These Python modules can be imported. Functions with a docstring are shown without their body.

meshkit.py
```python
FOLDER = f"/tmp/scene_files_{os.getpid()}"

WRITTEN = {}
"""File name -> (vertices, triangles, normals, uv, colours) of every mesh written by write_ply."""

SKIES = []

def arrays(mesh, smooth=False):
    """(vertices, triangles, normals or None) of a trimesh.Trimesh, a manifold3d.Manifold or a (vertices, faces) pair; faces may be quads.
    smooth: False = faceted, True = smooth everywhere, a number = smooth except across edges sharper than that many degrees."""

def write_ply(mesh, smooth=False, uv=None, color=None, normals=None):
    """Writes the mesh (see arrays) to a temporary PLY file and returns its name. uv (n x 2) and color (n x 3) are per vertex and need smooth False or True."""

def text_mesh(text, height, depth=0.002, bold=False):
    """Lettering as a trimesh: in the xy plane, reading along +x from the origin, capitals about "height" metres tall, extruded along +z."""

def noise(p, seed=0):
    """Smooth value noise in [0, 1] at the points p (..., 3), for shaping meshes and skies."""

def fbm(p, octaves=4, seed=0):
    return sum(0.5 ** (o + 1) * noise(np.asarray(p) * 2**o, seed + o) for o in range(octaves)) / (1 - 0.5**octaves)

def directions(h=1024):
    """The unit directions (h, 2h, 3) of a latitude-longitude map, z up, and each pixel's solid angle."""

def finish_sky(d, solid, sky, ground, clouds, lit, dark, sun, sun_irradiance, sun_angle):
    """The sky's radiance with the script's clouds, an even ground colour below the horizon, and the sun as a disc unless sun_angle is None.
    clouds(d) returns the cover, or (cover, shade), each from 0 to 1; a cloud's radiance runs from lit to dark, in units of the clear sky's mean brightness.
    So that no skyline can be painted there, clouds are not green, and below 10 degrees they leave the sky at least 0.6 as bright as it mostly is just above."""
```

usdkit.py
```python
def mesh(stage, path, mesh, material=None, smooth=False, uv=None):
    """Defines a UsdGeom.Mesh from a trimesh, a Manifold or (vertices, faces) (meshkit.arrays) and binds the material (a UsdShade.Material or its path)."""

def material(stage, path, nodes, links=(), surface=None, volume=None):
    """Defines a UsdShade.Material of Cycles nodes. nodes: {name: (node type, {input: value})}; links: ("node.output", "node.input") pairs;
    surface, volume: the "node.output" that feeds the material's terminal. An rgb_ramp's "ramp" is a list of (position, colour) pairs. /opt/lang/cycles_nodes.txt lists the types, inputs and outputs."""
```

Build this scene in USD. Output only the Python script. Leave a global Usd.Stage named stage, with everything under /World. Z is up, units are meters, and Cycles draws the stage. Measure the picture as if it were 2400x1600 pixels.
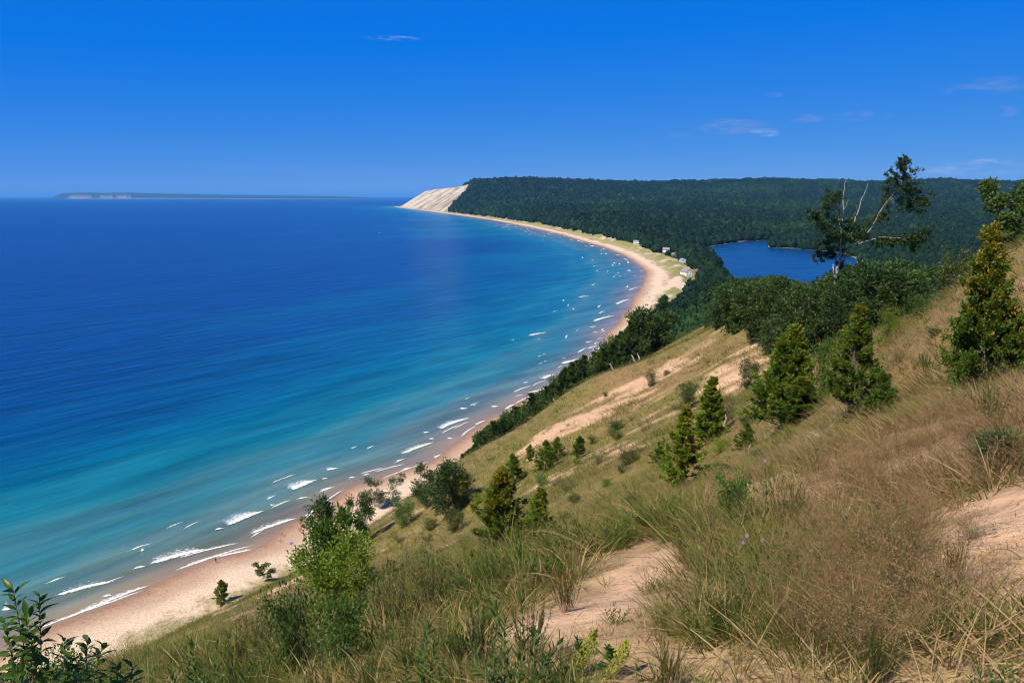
import math
import numpy as np
import trimesh
import shapely
import usdkit
import meshkit
from pxr import Gf, Sdf, Usd, UsdGeom, UsdLux, UsdShade, Vt

stage = Usd.Stage.CreateInMemory()
UsdGeom.SetStageUpAxis(stage, 'Z')
UsdGeom.SetStageMetersPerUnit(stage, 1.0)
UsdGeom.Xform.Define(stage, '/World')
UsdGeom.Scope.Define(stage, '/World/Looks')

# ------------------------------------------------------------------ camera
EYE = 110.0                                   # metres above the lake
FPX = 1900.0                                  # focal length in pixels of the 2400 px photograph
PITCH = math.atan(340.0 / FPX)                # horizon 340 px above the picture's centre
cam = UsdGeom.Camera.Define(stage, '/World/camera')
cam.CreateHorizontalApertureAttr(36.0)
cam.CreateVerticalApertureAttr(24.0)
cam.CreateFocalLengthAttr(36.0 * FPX / 2400)
cam.CreateClippingRangeAttr(Gf.Vec2f(0.05, 400000.0))
cam.AddTranslateOp().Set(Gf.Vec3d(0, 0, EYE))
cam.AddRotateXOp().Set(90 - math.degrees(PITCH))
cam.CreateExposureAttr(0.60)

# ------------------------------------------------------------------ sky and sun
SUN_EL, SUN_AZ = math.radians(50), math.atan2(-0.62, -0.62)      # azimuth = atan2(x, y) towards the sun
sun_dir = np.array([math.sin(SUN_AZ) * math.cos(SUN_EL), math.cos(SUN_AZ) * math.cos(SUN_EL), math.sin(SUN_EL)])
sun = UsdLux.DistantLight.Define(stage, '/World/sun')
sun.CreateIntensityAttr(1.25)
sun.CreateAngleAttr(0.53)
sun.CreateNormalizeAttr(True)
sun.CreateColorAttr(Gf.Vec3f(1.0, 0.90, 0.74))
z = Gf.Vec3d(*map(float, sun_dir))
rot = Gf.Rotation(Gf.Vec3d(0, 0, 1), z)
sun.AddTransformOp().Set(Gf.Matrix4d(rot, Gf.Vec3d(0, 0, 0)))

dome = UsdLux.DomeLight.Define(stage, '/World/sky')
dome.CreateIntensityAttr(1.0)


def mat(name, nodes, links=(), surface='p.BSDF', volume=None):
    return usdkit.material(stage, '/World/Looks/' + name, nodes, links, surface=surface, volume=volume)


def pixdir(px, py):
    """World direction (per unit of depth along the camera's axis) through a pixel of the 2400 x 1600 photograph."""
    px, py = np.asarray(px, float), np.asarray(py, float)
    a, b = (px - 1200) / FPX, -(py - 800) / FPX
    c, s = math.cos(PITCH), math.sin(PITCH)
    return np.stack([a, c + b * s, -s + b * c], -1)


def clouds():
    nodes = {
        'sky': ('sky_texture', {'sky_type': 'single_scattering', 'sun_disc': False, 'sun_elevation': SUN_EL, 'sun_rotation': SUN_AZ,
                                'altitude': 3000.0, 'air_density': 1.0, 'aerosol_density': 0.0, 'ozone_density': 10.0}),
        # the picture's deep, polarised blue: the sky's own gradient with the red and the green held back
        'sep': ('separate_color', {'color_type': 'rgb'}),
        'r1': ('math', {'math_type': 'multiply_add', 'value2': .285, 'value3': -.30}),
        'r2': ('math', {'math_type': 'maximum', 'value2': 0.02}),
        'g1': ('math', {'math_type': 'multiply_add', 'value2': .272, 'value3': .72}),
        'b1': ('math', {'math_type': 'multiply', 'value2': 1.5}),
        'b2': ('math', {'math_type': 'smoothmin', 'value2': 5.9, 'value3': 2.0}),
        'hs': ('combine_color', {'color_type': 'rgb'}),
        'tc': ('texture_coordinate', {}),
        'mp': ('mapping', {'mapping_type': 'point', 'scale': (14.0, 14.0, 60.0)}),
        'no': ('noise_texture', {'scale': 2.2, 'detail': 6.0, 'roughness': 0.6}),
        'nr': ('map_range', {'from_min': 0.42, 'from_max': 0.72, 'to_min': 0.0, 'to_max': 1.0, 'clamp': True}),
        'bg': ('background_shader', {'strength': 0.087}),
    }
    links = [('sky.color', 'sep.color'), ('sep.r', 'r1.value1'), ('r1.value', 'r2.value1'), ('r2.value', 'hs.r'), ('sep.g', 'g1.value1'), ('g1.value', 'hs.g'), ('sep.b', 'b1.value1'), ('b1.value', 'b2.value1'), ('b2.value', 'hs.b'),
             ('tc.generated', 'mp.vector'), ('mp.vector', 'no.vector'), ('no.fac', 'nr.value')]
    last = 'hs.color'
    # (px, py, half width, half height, cover, shade): the few small clouds that stand over the lake and the hills
    spots = [(918, 90, 75, 7, .42, 0), (1715, 297, 95, 22, .6, 1), (1790, 312, 40, 12, .5, 0), (1888, 278, 45, 13, .5, 1), (2020, 272, 80, 14, .55, 1), (1590, 315, 30, 9, .4, 1),
             (2330, 200, 110, 20, .4, 1), (2250, 214, 40, 8, .4, 1), (2350, 262, 35, 16, .5, 1), (2260, 395, 160, 18, .3, 0), (2320, 378, 50, 7, .5, 0), (1815, 223, 25, 7, .5, 1), (1505, 340, 25, 7, .35, 1)]
    for i, (px, py, hw, hh, cover, shade) in enumerate(spots):
        d = pixdir(px, py); d /= np.linalg.norm(d)
        right = np.cross(d, [0, 0, 1.0]); right /= np.linalg.norm(right)
        up = np.cross(right, d)
        w, h = hw / FPX * 0.95, hh / FPX * 0.95
        k = f'c{i}'
        nodes |= {k + 'a': ('vector_math', {'math_type': 'dot_product', 'vector2': tuple(right / w)}),
                  k + 'b': ('vector_math', {'math_type': 'dot_product', 'vector2': tuple(up / h)}),
                  k + 'f': ('vector_math', {'math_type': 'dot_product', 'vector2': tuple(d)}),
                  k + 'g': ('math', {'math_type': 'greater_than', 'value2': 0.5}),
                  k + 'b2': ('math', {'math_type': 'subtract', 'value2': float(np.dot(up / h, d))}),
                  k + 'aa': ('math', {'math_type': 'multiply'}), k + 'bb': ('math', {'math_type': 'multiply'}),
                  k + 's': ('math', {'math_type': 'add'}),
                  k + 'm': ('map_range', {'range_type': 'smoothstep', 'from_min': 1.0, 'from_max': 0.0, 'to_min': 0.0, 'to_max': cover * 1.5, 'clamp': True}),
                  k + 'n': ('math', {'math_type': 'multiply'}), k + 'h': ('math', {'math_type': 'multiply', 'use_clamp': True}),
                  k + 'x': ('mix', {'color2': (1.5, 2.4, 5.0) if shade else (3.6, 4.4, 6.4)})}
        links += [('tc.generated', k + 'a.vector1'), ('tc.generated', k + 'b.vector1'), ('tc.generated', k + 'f.vector1'), (k + 'f.value', k + 'g.value1'),
                  (k + 'b.value', k + 'b2.value1'), (k + 'a.value', k + 'aa.value1'), (k + 'a.value', k + 'aa.value2'), (k + 'b2.value', k + 'bb.value1'), (k + 'b2.value', k + 'bb.value2'),
                  (k + 'aa.value', k + 's.value1'), (k + 'bb.value', k + 's.value2'), (k + 's.value', k + 'm.value'), (k + 'm.result', k + 'n.value1'), ('nr.result', k + 'n.value2'),
                  (k + 'n.value', k + 'h.value1'), (k + 'g.value', k + 'h.value2'), (k + 'h.value', k + 'x.fac'), (last, k + 'x.color1')]
        last = k + 'x.color'
    links.append((last, 'bg.color'))
    return usdkit.material(stage, '/World/Looks/sky', nodes, links, surface='bg.background')


UsdShade.MaterialBindingAPI.Apply(dome.GetPrim()).Bind(clouds())

# ------------------------------------------------------------------ helpers
used = {}


def path_of(name, parent=None):
    base = (str(parent.GetPath()) if parent else '/World') + '/' + name
    n = used.get(base, 0)
    used[base] = n + 1
    return base if n == 0 else f'{base}_{n:03d}'


def tag(prim, label=None, cat=None, group=None, kind=None):
    p = prim.GetPrim() if hasattr(prim, 'GetPrim') else prim
    for k, v in (('label', label), ('category', cat), ('group', group), ('kind', kind)):
        if v:
            p.SetCustomDataByKey(k, v)
    return p


def obj(name, m, material, parent=None, smooth=False, attrs=None):
    g = usdkit.mesh(stage, path_of(name, parent), m, material, smooth=smooth)
    for k, v in (attrs or {}).items():
        v = np.asarray(v, np.float32)
        t = Sdf.ValueTypeNames.FloatArray if v.ndim == 1 else Sdf.ValueTypeNames.Color3fArray
        UsdGeom.PrimvarsAPI(g).CreatePrimvar(k, t, 'vertex').Set(Vt.FloatArray.FromNumpy(v) if v.ndim == 1 else Vt.Vec3fArray.FromNumpy(v))
    return g.GetPrim()


def thing(name, label=None, cat=None, loc=(0, 0, 0), rotz=0, group=None, scale=None):
    x = UsdGeom.Xform.Define(stage, path_of(name))
    x.AddTranslateOp().Set(Gf.Vec3d(*map(float, loc)))
    x.AddRotateZOp().Set(float(rotz))
    if scale is not None:
        x.AddScaleOp().Set(Gf.Vec3f(*map(float, np.broadcast_to(scale, 3))))
    return tag(x, label, cat, group)


def smoothstep(a, b, x):
    t = np.clip((np.asarray(x, float) - a) / (b - a), 0, 1)
    return t * t * (3 - 2 * t)


def smin(a, b, k):
    h = np.clip(0.5 + 0.5 * (b - a) / k, 0, 1)
    return b + (a - b) * h - k * h * (1 - h)


def smax(a, b, k):
    return -smin(-a, -b, k)


# ------------------------------------------------------------------ shoreline and terrain
def on_level(px, py, z=0.0):
    d = pixdir(px, py)
    return d[..., :2] * ((EYE - z) / -d[..., 2])[..., None]


U = np.array([0.431, 0.902])                  # along the shore, northwards
N = np.array([0.902, -0.431])                 # inland
near_px = [(145, 1455), (214, 1436), (287, 1406), (364, 1367), (432, 1341), (494, 1310), (605, 1283), (631, 1264), (661, 1237), (745, 1199), (791, 1165), (810, 1145), (876, 1126), (937, 1107), (1021, 1080),
           (1051, 1047), (1115, 1002), (1145, 983), (1184, 964), (1233, 933), (1291, 910), (1325, 891), (1344, 872), (1371, 847), (1411, 818), (1417, 796), (1421, 780), (1455, 757), (1453, 742), (1478, 722), (1480, 707),
           (1494, 686), (1504, 673), (1513, 649), (1514, 635), (1494, 617), (1463, 598), (1412, 578), (1361, 564), (1310, 548), (1242, 533), (1191, 522.6), (1123, 511), (1040, 500)]
shore = on_level(*np.array(near_px, float).T)
first = shore[0]
south = [first - U * a + np.array([-b, 0]) for a, b in ((1600, -260), (900, -60), (500, 0), (300, 6), (150, 5), (60, 2))]
north = [(-905, 7300), (-1180, 8300), (-1275, 8900), (-1200, 9600), (-600, 11000), (500, 12500), (3000, 14500), (9000, 16500), (20000, 18000)]
shore = np.vstack([south, shore, north])
# round the corners of the traced line
for _ in range(2):
    q = np.vstack([shore[:1], np.stack([shore[:-1] * .75 + shore[1:] * .25, shore[:-1] * .25 + shore[1:] * .75], 1).reshape(-1, 2), shore[-1:]])
    shore = q
land = shapely.Polygon(np.vstack([shore, [(30000, 18000), (30000, -9000), (0, -9000), shore[0] + (-300, -3000)]]))
shapely.prepare(land)
line = shapely.LineString(shore)
shapely.prepare(line)


def shore_dist(x, y):
    """Distance from the water's edge: inland positive."""
    d = shapely.distance(shapely.points(x, y), line)
    return np.where(shapely.contains_xy(land, x, y), d, -d)


lake2_px = [(1650, 586), (1658, 579), (1685, 574), (1740, 566), (1790, 563), (1835, 562), (1800, 574), (1800, 581), (1850, 582), (1910, 586), (1960, 590), (2005, 605), (2012, 625), (1990, 650), (1960, 680), (1900, 700), (1830, 700), (1760, 690), (1712, 655), (1700, 640), (1688, 622), (1670, 606), (1650, 592)]
SMALL_LAKE_Z = 2.0
lake2 = shapely.Polygon(on_level(*np.array(lake2_px, float).T, z=SMALL_LAKE_Z)).buffer(30).buffer(-30)
shapely.prepare(lake2)

fbm = lambda x, y, s, o=4, seed=0: meshkit.fbm(np.stack([np.asarray(x) / s, np.asarray(y) / s, np.full(np.shape(x), seed * 7.31 + .5)], -1), o, seed) - 0.5

RIDGE_PX = np.array([(1000, 470), (1060, 446), (1095, 430), (1115, 430), (1250, 428), (1400, 433), (1500, 435), (1640, 433), (1768, 429), (1900, 431), (2055, 437), (2208, 431), (2323, 437), (2450, 436), (2800, 430), (4500, 430)], float)
ridge_az = np.arctan2(RIDGE_PX[:, 0] - 1200, FPX * 1.0)
ridge_R = np.interp(RIDGE_PX[:, 0], [1000, 1110, 1300, 1500, 1800, 2400, 4500], [6300, 6500, 6700, 6900, 7000, 6600, 6500])
ridge_z = EYE + (460 - RIDGE_PX[:, 1]) / FPX * ridge_R * np.cos(ridge_az) - 6


def far_land(x, y):
    r, az = np.hypot(x, y), np.arctan2(x, y)
    R, zr = np.interp(az, ridge_az, ridge_R), np.interp(az, ridge_az, ridge_z)
    q = r / R
    n1 = fbm(x, y, 900, 4, 3)
    q = q + n1 * 0.10 * smoothstep(.5, .65, q) * smoothstep(1.0, .9, q)
    base = np.interp(az, np.arctan2(np.array([1050, 1150, 1400, 1900]) - 1200, FPX), [.80, .76, .66, .60])
    rise = smoothstep(base, 1.0, q) * smoothstep(-.14, -.045, az)
    z = 7 + (zr - 7) * rise * (1 - .25 * smoothstep(1.0, 1.6, q))
    z = z + fbm(x, y, 420, 4, 9) * 60 * smoothstep(.02, .3, rise) * smoothstep(1.0, .82, rise) + (n1 + .12) * 95 * smoothstep(2100, 3400, r) * (1 - rise) * smoothstep(150, 900, np.maximum(0, x + 350))
    z = z + 34 * np.exp(-(((x - 640) / 700) ** 2 + ((y - 3900) / 650) ** 2)) + 22 * np.exp(-(((x - 330) / 200) ** 2 + ((y - 2350) / 420) ** 2)) + 30 * np.exp(-(((x - 2600) / 900) ** 2 + ((y - 3700) / 500) ** 2))
    # the dune headland's plateau, falling towards its tip
    ax, ay, bx, by = -60.0, 6400.0, -700.0, 8500.0
    t = np.clip(((x - ax) * (bx - ax) + (y - ay) * (by - ay)) / ((bx - ax) ** 2 + (by - ay) ** 2), 0, 1)
    dd = np.hypot(x - ax - t * (bx - ax), y - ay - t * (by - ay))
    head = (204 - 36 * t + 14 * fbm(x, y, 500, 3, 8)) * smoothstep(1300, 300, dd)
    return smax(z, head, 12)


def inland(x, y):
    return x * N[0] + y * N[1], x * U[0] + y * U[1]


def terrain(x, y, fine=True):
    x, y = np.asarray(x, float), np.asarray(y, float)
    s = shore_dist(x, y)
    si, t = inland(x, y)
    r = np.hypot(x, y)
    far = smoothstep(900, 2500, r)
    bw = 32 * (1 - far) + 52 * far
    slope = .68 * (1 - far) + .60 * far
    # beach: wet sand, a low berm, then a foredune and the face of the bluff
    beach = np.where(s < 0, np.maximum(s * .05, -6), 2.4 * smoothstep(-4, bw * .8, s) - 2.4 * smoothstep(-4, bw * .8, 0))
    face = beach + slope * 4 * np.logaddexp(0, (s - bw - 3) / 4)
    cap = np.interp(t, [-400, 0, 40, 90, 150, 300, 480, 650, 800, 900], [113, 113, 109, 100, 91, 66, 38, 16, 5, -5]) - .16 * np.maximum(0, si - 25) + fbm(x, y, 60, 3, 5) * 6 * smoothstep(60, 200, r)
    top = smax(cap, far_land(x, y), 3.0)
    z = np.where(s > bw - 8, smin(face, np.maximum(top, beach + 1), 3.0), beach)
    w = smoothstep(bw - 4, bw + 25, s)
    z = z + w * near_residual(x, y, r)
    if fine:
        z = z + w * (fbm(x, y, 23, 3, 11) * 2.6 * smoothstep(8, 60, r) * smoothstep(700, 300, r) + fbm(x, y, 3.1, 3, 12) * .30 * smoothstep(140, 60, r) * smoothstep(2, 9, r) + fbm(x, y, .8, 2, 13) * .07 * smoothstep(30, 15, r))
        z = z + fbm(x, y, 9, 3, 14) * .5 * smoothstep(8, 25, s) * smoothstep(700, 350, r) * (1 - w)
    return z


# places on the bluff as (px, py, depth): they pull the even face of the bluff into its real hollows and spurs
CTRL = [(2300, 1560, 3.2), (1750, 1580, 3.5), (1200, 1590, 4.2), (1300, 1450, 5.4), (1500, 1380, 6.5), (1750, 1250, 7.5), (2300, 1180, 6.2), (2340, 1060, 7.8), (2000, 1250, 7.2), (2050, 1020, 13),
        (2300, 945, 18), (2400, 800, 20), (2400, 575, 31), (2330, 610, 36), (1990, 985, 27), (1830, 1010, 37), (1600, 1140, 46), (1655, 1030, 58), (1262, 1290, 36), (1175, 1300, 38), (1420, 1200, 40),
        (800, 1455, 19), (1010, 1425, 20), (500, 1590, 30), (100, 1640, 12), (100, 2100, 4), (1300, 1110, 84), (1480, 935, 112), (1400, 1005, 104), (1200, 1090, 118), (1300, 1062, 104), (1500, 852, 160), (1400, 889, 165), (1300, 958, 170), (1200, 1029, 180), (1110, 1082, 200), (1620, 800, 146), (1695, 766, 136), (1800, 830, 88), (1950, 800, 76), (2100, 760, 56), (1700, 930, 80), (1550, 1000, 80), (1000, 1240, 110), (2240, 720, 40)]


def make_residual():
    from scipy.interpolate import RBFInterpolator
    c = np.array(CTRL, float)
    d = pixdir(c[:, 0], c[:, 1]) * c[:, 2:]
    global near_residual
    near_residual = lambda x, y, r: 0.0
    base = terrain(d[:, 0], d[:, 1], fine=False)
    want = EYE + d[:, 2]
    pts = [list(p) + [v] for p, v in zip(d[:, :2], want - base)]
    b0 = terrain(np.array([0.0]), np.array([0.0]), fine=False)[0]
    pts.append([0, 0, EYE - 1.7 - b0])
    pts.append([0, -6, EYE - 1.9 - terrain(np.array([0.0]), np.array([-6.0]), fine=False)[0]])
    for t in range(-200, 700, 60):                              # nothing to pull along the toe and far out
        for si in (-150, -60 - .2 * max(t, 0), 90):
            p = U * t + N * si
            if min(np.hypot(p[0] - q[0], p[1] - q[1]) for q in pts) > 45:
                pts.append([p[0], p[1], 0])
    pts = np.array(pts)
    warp = lambda q: q / (4 + np.linalg.norm(q, axis=-1, keepdims=True)) * np.log1p(np.linalg.norm(q, axis=-1, keepdims=True) / 4) * 10   # finer near the viewpoint, where the hollows are small
    rbf = RBFInterpolator(warp(pts[:, :2]), pts[:, 2], kernel='thin_plate_spline', smoothing=.05)

    def f(x, y, r):
        q = np.stack([x, y], -1).reshape(-1, 2)
        out = np.zeros(len(q))
        m = np.linalg.norm(q, axis=1) < 600
        if m.any():
            out[m] = rbf(warp(q[m]))
        return np.clip(out, -14, 14).reshape(np.shape(x)) * smoothstep(420, 230, r)
    near_residual = f


make_residual()

# table of the terrain for quick look-ups: azimuth x log radius
AZ = np.unique(np.concatenate([np.radians(np.arange(-48, 48.01, .2)), np.radians(np.arange(-180, 180, 3.0))]))
AZ = AZ[np.concatenate([[True], np.diff(AZ) > np.radians(.05)])]
RR = np.concatenate([np.exp(np.arange(math.log(.6), math.log(900), .0165)), np.exp(np.arange(math.log(900), math.log(16000), .014))])
GA, GR = np.meshgrid(AZ, RR, indexing='ij')
GX, GY = np.sin(GA) * GR, np.cos(GA) * GR
GZ = terrain(GX, GY)
GS = shore_dist(GX, GY)
in_lake = shapely.contains_xy(lake2, GX, GY)
ld = shapely.distance(shapely.points(GX, GY), lake2.exterior) * np.where(in_lake, -1, 1)
GZ = np.where(ld < 60, np.minimum(GZ, SMALL_LAKE_Z + np.clip(ld * .05, -1.5, 4)), GZ)
from scipy.interpolate import RegularGridInterpolator
_height = RegularGridInterpolator((AZ, np.log(RR)), GZ, bounds_error=False, fill_value=None)


def height(x, y):
    x, y = np.asarray(x, float), np.asarray(y, float)
    return _height(np.stack([np.arctan2(x, y), np.log(np.maximum(np.hypot(x, y), .6))], -1))


def hit(px, py):
    """Where the line of sight through a pixel meets the ground: (x, y, z) and the depth."""
    d = pixdir(px, py)
    D = np.exp(np.arange(math.log(1.5), math.log(14000), .004))
    p = d * D[:, None]
    below = EYE + p[:, 2] < np.maximum(height(p[:, 0], p[:, 1]), 0)
    k = int(np.argmax(below)) if below.any() else len(D) - 1
    return np.array([p[k, 0], p[k, 1], float(height(p[k, 0], p[k, 1]))]), D[k]


def project(p):
    p = np.asarray(p, float)
    c, s = math.cos(PITCH), math.sin(PITCH)
    q = p - np.array([0, 0, EYE])
    depth = q[..., 1] * c - q[..., 2] * s
    upc = q[..., 1] * s + q[..., 2] * c
    return 1200 + FPX * q[..., 0] / depth, 800 - FPX * upc / depth, depth


# ------------------------------------------------------------------ large structure: ground, water
rng = np.random.default_rng(7)


def compact(v, f):
    u, inv = np.unique(f, return_inverse=True)
    return v[u], inv.reshape(f.shape), u


def poly(pts, depth=None):
    """A polygon on the ground from its corners in the photograph."""
    return shapely.Polygon([hit(*p)[0][:2] for p in pts]).buffer(0)


SAND = [poly(p) for p in (
    [(1566, 850), (1497, 886), (1363, 955), (1268, 1018), (1206, 1070), (1260, 1056), (1382, 996), (1470, 936), (1535, 911), (1600, 876), (1640, 836)],
    [(1688, 775), (1640, 805), (1650, 815), (1700, 790)],
    [(1745, 822), (1780, 818), (1730, 905), (1668, 907), (1660, 885)],
    [(1500, 1305), (1562, 1290), (1545, 1330), (1480, 1385), (1440, 1400), (1470, 1350)], [(1400, 1405), (1440, 1420), (1390, 1460), (1330, 1510), (1240, 1500), (1290, 1440)],
    [(2330, 1100), (2400, 1130), (2440, 1290), (2330, 1260), (2250, 1230), (2200, 1180), (2260, 1130)],
    [(2440, 1330), (2440, 1480), (2300, 1440), (2280, 1390), (2340, 1360)], [(2300, 1540), (2440, 1500), (2440, 1600), (2290, 1600)],
    [(640, 1385), (720, 1345), (725, 1358), (650, 1395)], [(690, 1415), (715, 1428), (680, 1434)], [(500, 1425), (560, 1400), (540, 1425), (505, 1440)],
    [(1850, 800), (1905, 775), (1900, 795), (1855, 820)], [(1860, 840), (1910, 820), (1905, 835)],
    [(1400, 1060), (1480, 1040), (1470, 1056), (1400, 1075)], [(1290, 1120), (1340, 1100), (1330, 1115), (1300, 1128)], [(1760, 1120), (1800, 1085), (1830, 1060), (1800, 1105)], [(1860, 1050), (1900, 1010), (1930, 1000), (1890, 1050)])]
for p in SAND:
    shapely.prepare(p)


def sandness(x, y):
    """0 where plants cover the bluff, 1 where its sand lies bare."""
    si, t = inland(x, y)
    r = np.hypot(x, y)
    streak = meshkit.fbm(np.stack([si / 26, t / 7, np.zeros_like(si)], -1), 4, 21) - .5
    fine = meshkit.fbm(np.stack([si / 5, t / 2.2, np.zeros_like(si)], -1), 3, 22) - .5
    small = meshkit.fbm(np.stack([np.asarray(x) / .9, np.asarray(y) / .9, np.zeros_like(si)], -1), 2, 24) - .5
    n = streak * 1.0 + fine * .75 + small * .3 * smoothstep(60, 15, r)
    v = .85 * smoothstep(.27, .50, n + .08 * smoothstep(30, 80, t) + .03 * smoothstep(-5, 25, si))
    pts = shapely.points(x, y)
    for p in SAND:
        soft = np.clip(.035 * np.hypot(p.centroid.x, p.centroid.y), .3, 2.6)
        d = shapely.distance(pts, p)
        v = np.maximum(v, smoothstep(soft, 0, d - (streak * .5 + fine) * soft * 3.5 - np.where(r < 16, small * .55, 0) + soft * .35))
    return v


# where the far headland is bare sand: west of a line that climbs from the beach to the top of the face
def dune_sand(x, y, s):
    edge = np.interp(y, [5000, 5350, 5700, 6050, 6400, 7000, 9500], [-900, -470, -395, -345, -295, -330, -800]) + fbm(x, y, 130, 3, 31) * 50
    return (y > 5100) & (y < 9600) & (x < edge) & (s < 620 + fbm(x, y, 300, 3, 32) * 120)


fx = shapely.Polygon(on_level(*np.array([(1500, 668), (1552, 655), (1595, 652), (1600, 668), (1660, 668), (1668, 680), (1600, 690), (1580, 676), (1520, 690), (1495, 720)], float).T, z=4))
shapely.prepare(fx)


def grass_width(x, y):
    return np.interp(y, [0, 500, 640, 780, 900, 1150, 1500, 2200, 4000], [0, 0, 6, 30, 30, 40, 21, 15, 12]) + fbm(x, y, 60, 3, 41) * 16


def is_forest(x, y, s, z):
    r = np.hypot(x, y)
    bw = 32 * (1 - smoothstep(900, 2500, r)) + 52 * smoothstep(900, 2500, r)
    return (s > bw + grass_width(x, y)) & ~dune_sand(x, y, s) & ~shapely.contains_xy(lake2.buffer(6), x, y) & ~shapely.contains_xy(fx, x, y)


gx, gy, gz, gs = (a.ravel() for a in (GX, GY, GZ, GS))
gr = np.hypot(gx, gy)
gsi, gt = inland(gx, gy)
near = (gr < 620) & (gs > 25)
sandy = np.zeros(len(gx)); sandy[near] = sandness(gx[near], gy[near])
C = lambda *c: np.array(c, float)
DRY, WET, BLUFF_SAND, SOIL, OLIVE, FOREST, MEADOW, DUNE = C(.575, .435, .315), C(.25, .150, .105), C(.50, .32, .195), C(.235, .150, .068), C(.175, .140, .042), C(.022, .036, .014), C(.215, .205, .070), C(.47, .40, .31)
mixc = lambda a, b, w: a + (b - a) * np.asarray(w)[:, None]
n30, n8, n2 = fbm(gx, gy, 30, 4, 51), fbm(gx, gy, 8, 4, 52), fbm(gx, gy, 2, 3, 53)
col = np.tile(DRY, (len(gx), 1))
damp = smoothstep(17, 4, gs + n30 * 14 + n8 * 5)
col = mixc(col, C(.375, .245, .165), damp)
col = mixc(col, WET, smoothstep(5, .5, gs + n30 * 5 + n8 * 3))
gw = grass_width(gx, gy)
fore = smoothstep(-.12, .10, fbm(gx, gy, 5, 4, 54) * .9 + n30 * .4 + (gs - 28) / 40) * smoothstep(18, 24, gs)
col = mixc(col, MEADOW * .95, fore * .72)
bw_ = 32 + 20 * smoothstep(900, 2500, gr)
slope_w = smoothstep(-4, 6, gs - bw_ + n8 * 10)
cover = mixc(np.tile(SOIL, (len(gx), 1)), OLIVE, smoothstep(-.12, .14, fbm(gx, gy, 18, 4, 55) + .10 * smoothstep(30, -40, gsi)))
cover = mixc(cover, C(.36, .24, .135), .85 * smoothstep(18, 9, gr))          # trodden sandy soil up on the viewpoint
bluff_col = mixc(cover, BLUFF_SAND, sandy)
meadow_col = mixc(np.tile(MEADOW, (len(gx), 1)), DRY * .9, smoothstep(.10, .25, n30 * .8 + fbm(gx, gy, 12, 3, 56)))
plain = smoothstep(640, 760, gr)
col = mixc(col, bluff_col * (1 - plain)[:, None] + meadow_col * plain[:, None], slope_w)
wood = is_forest(gx, gy, gs, gz) & ((gr > 640) | ((gr > 440) & (gs > 48)))
col = np.where(wood[:, None], FOREST, col)
dune_m = dune_sand(gx, gy, gs) & (gs > 40)
stre = meshkit.fbm(np.stack([gx / 420 + gy / 900, (gy - gx * .75) / 55, np.zeros_like(gx)], -1), 4, 57) - .5     # rills run down the face
dune_col = mixc(np.tile(DUNE, (len(gx), 1)), C(.20, .165, .10), smoothstep(.02, .22, stre + .14 * smoothstep(250, 60, gs) * (fbm(gx, gy, 160, 3, 58) + .35)))
col = np.where(dune_m[:, None], dune_col, col)
park = shapely.contains_xy(fx, gx, gy) & (gs > 30)
col = np.where(park[:, None], DRY * .92, col)
lake_shore = shapely.contains_xy(lake2.buffer(6), gx, gy)
col = np.where(lake_shore[:, None], C(.20, .17, .11), col)

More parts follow.
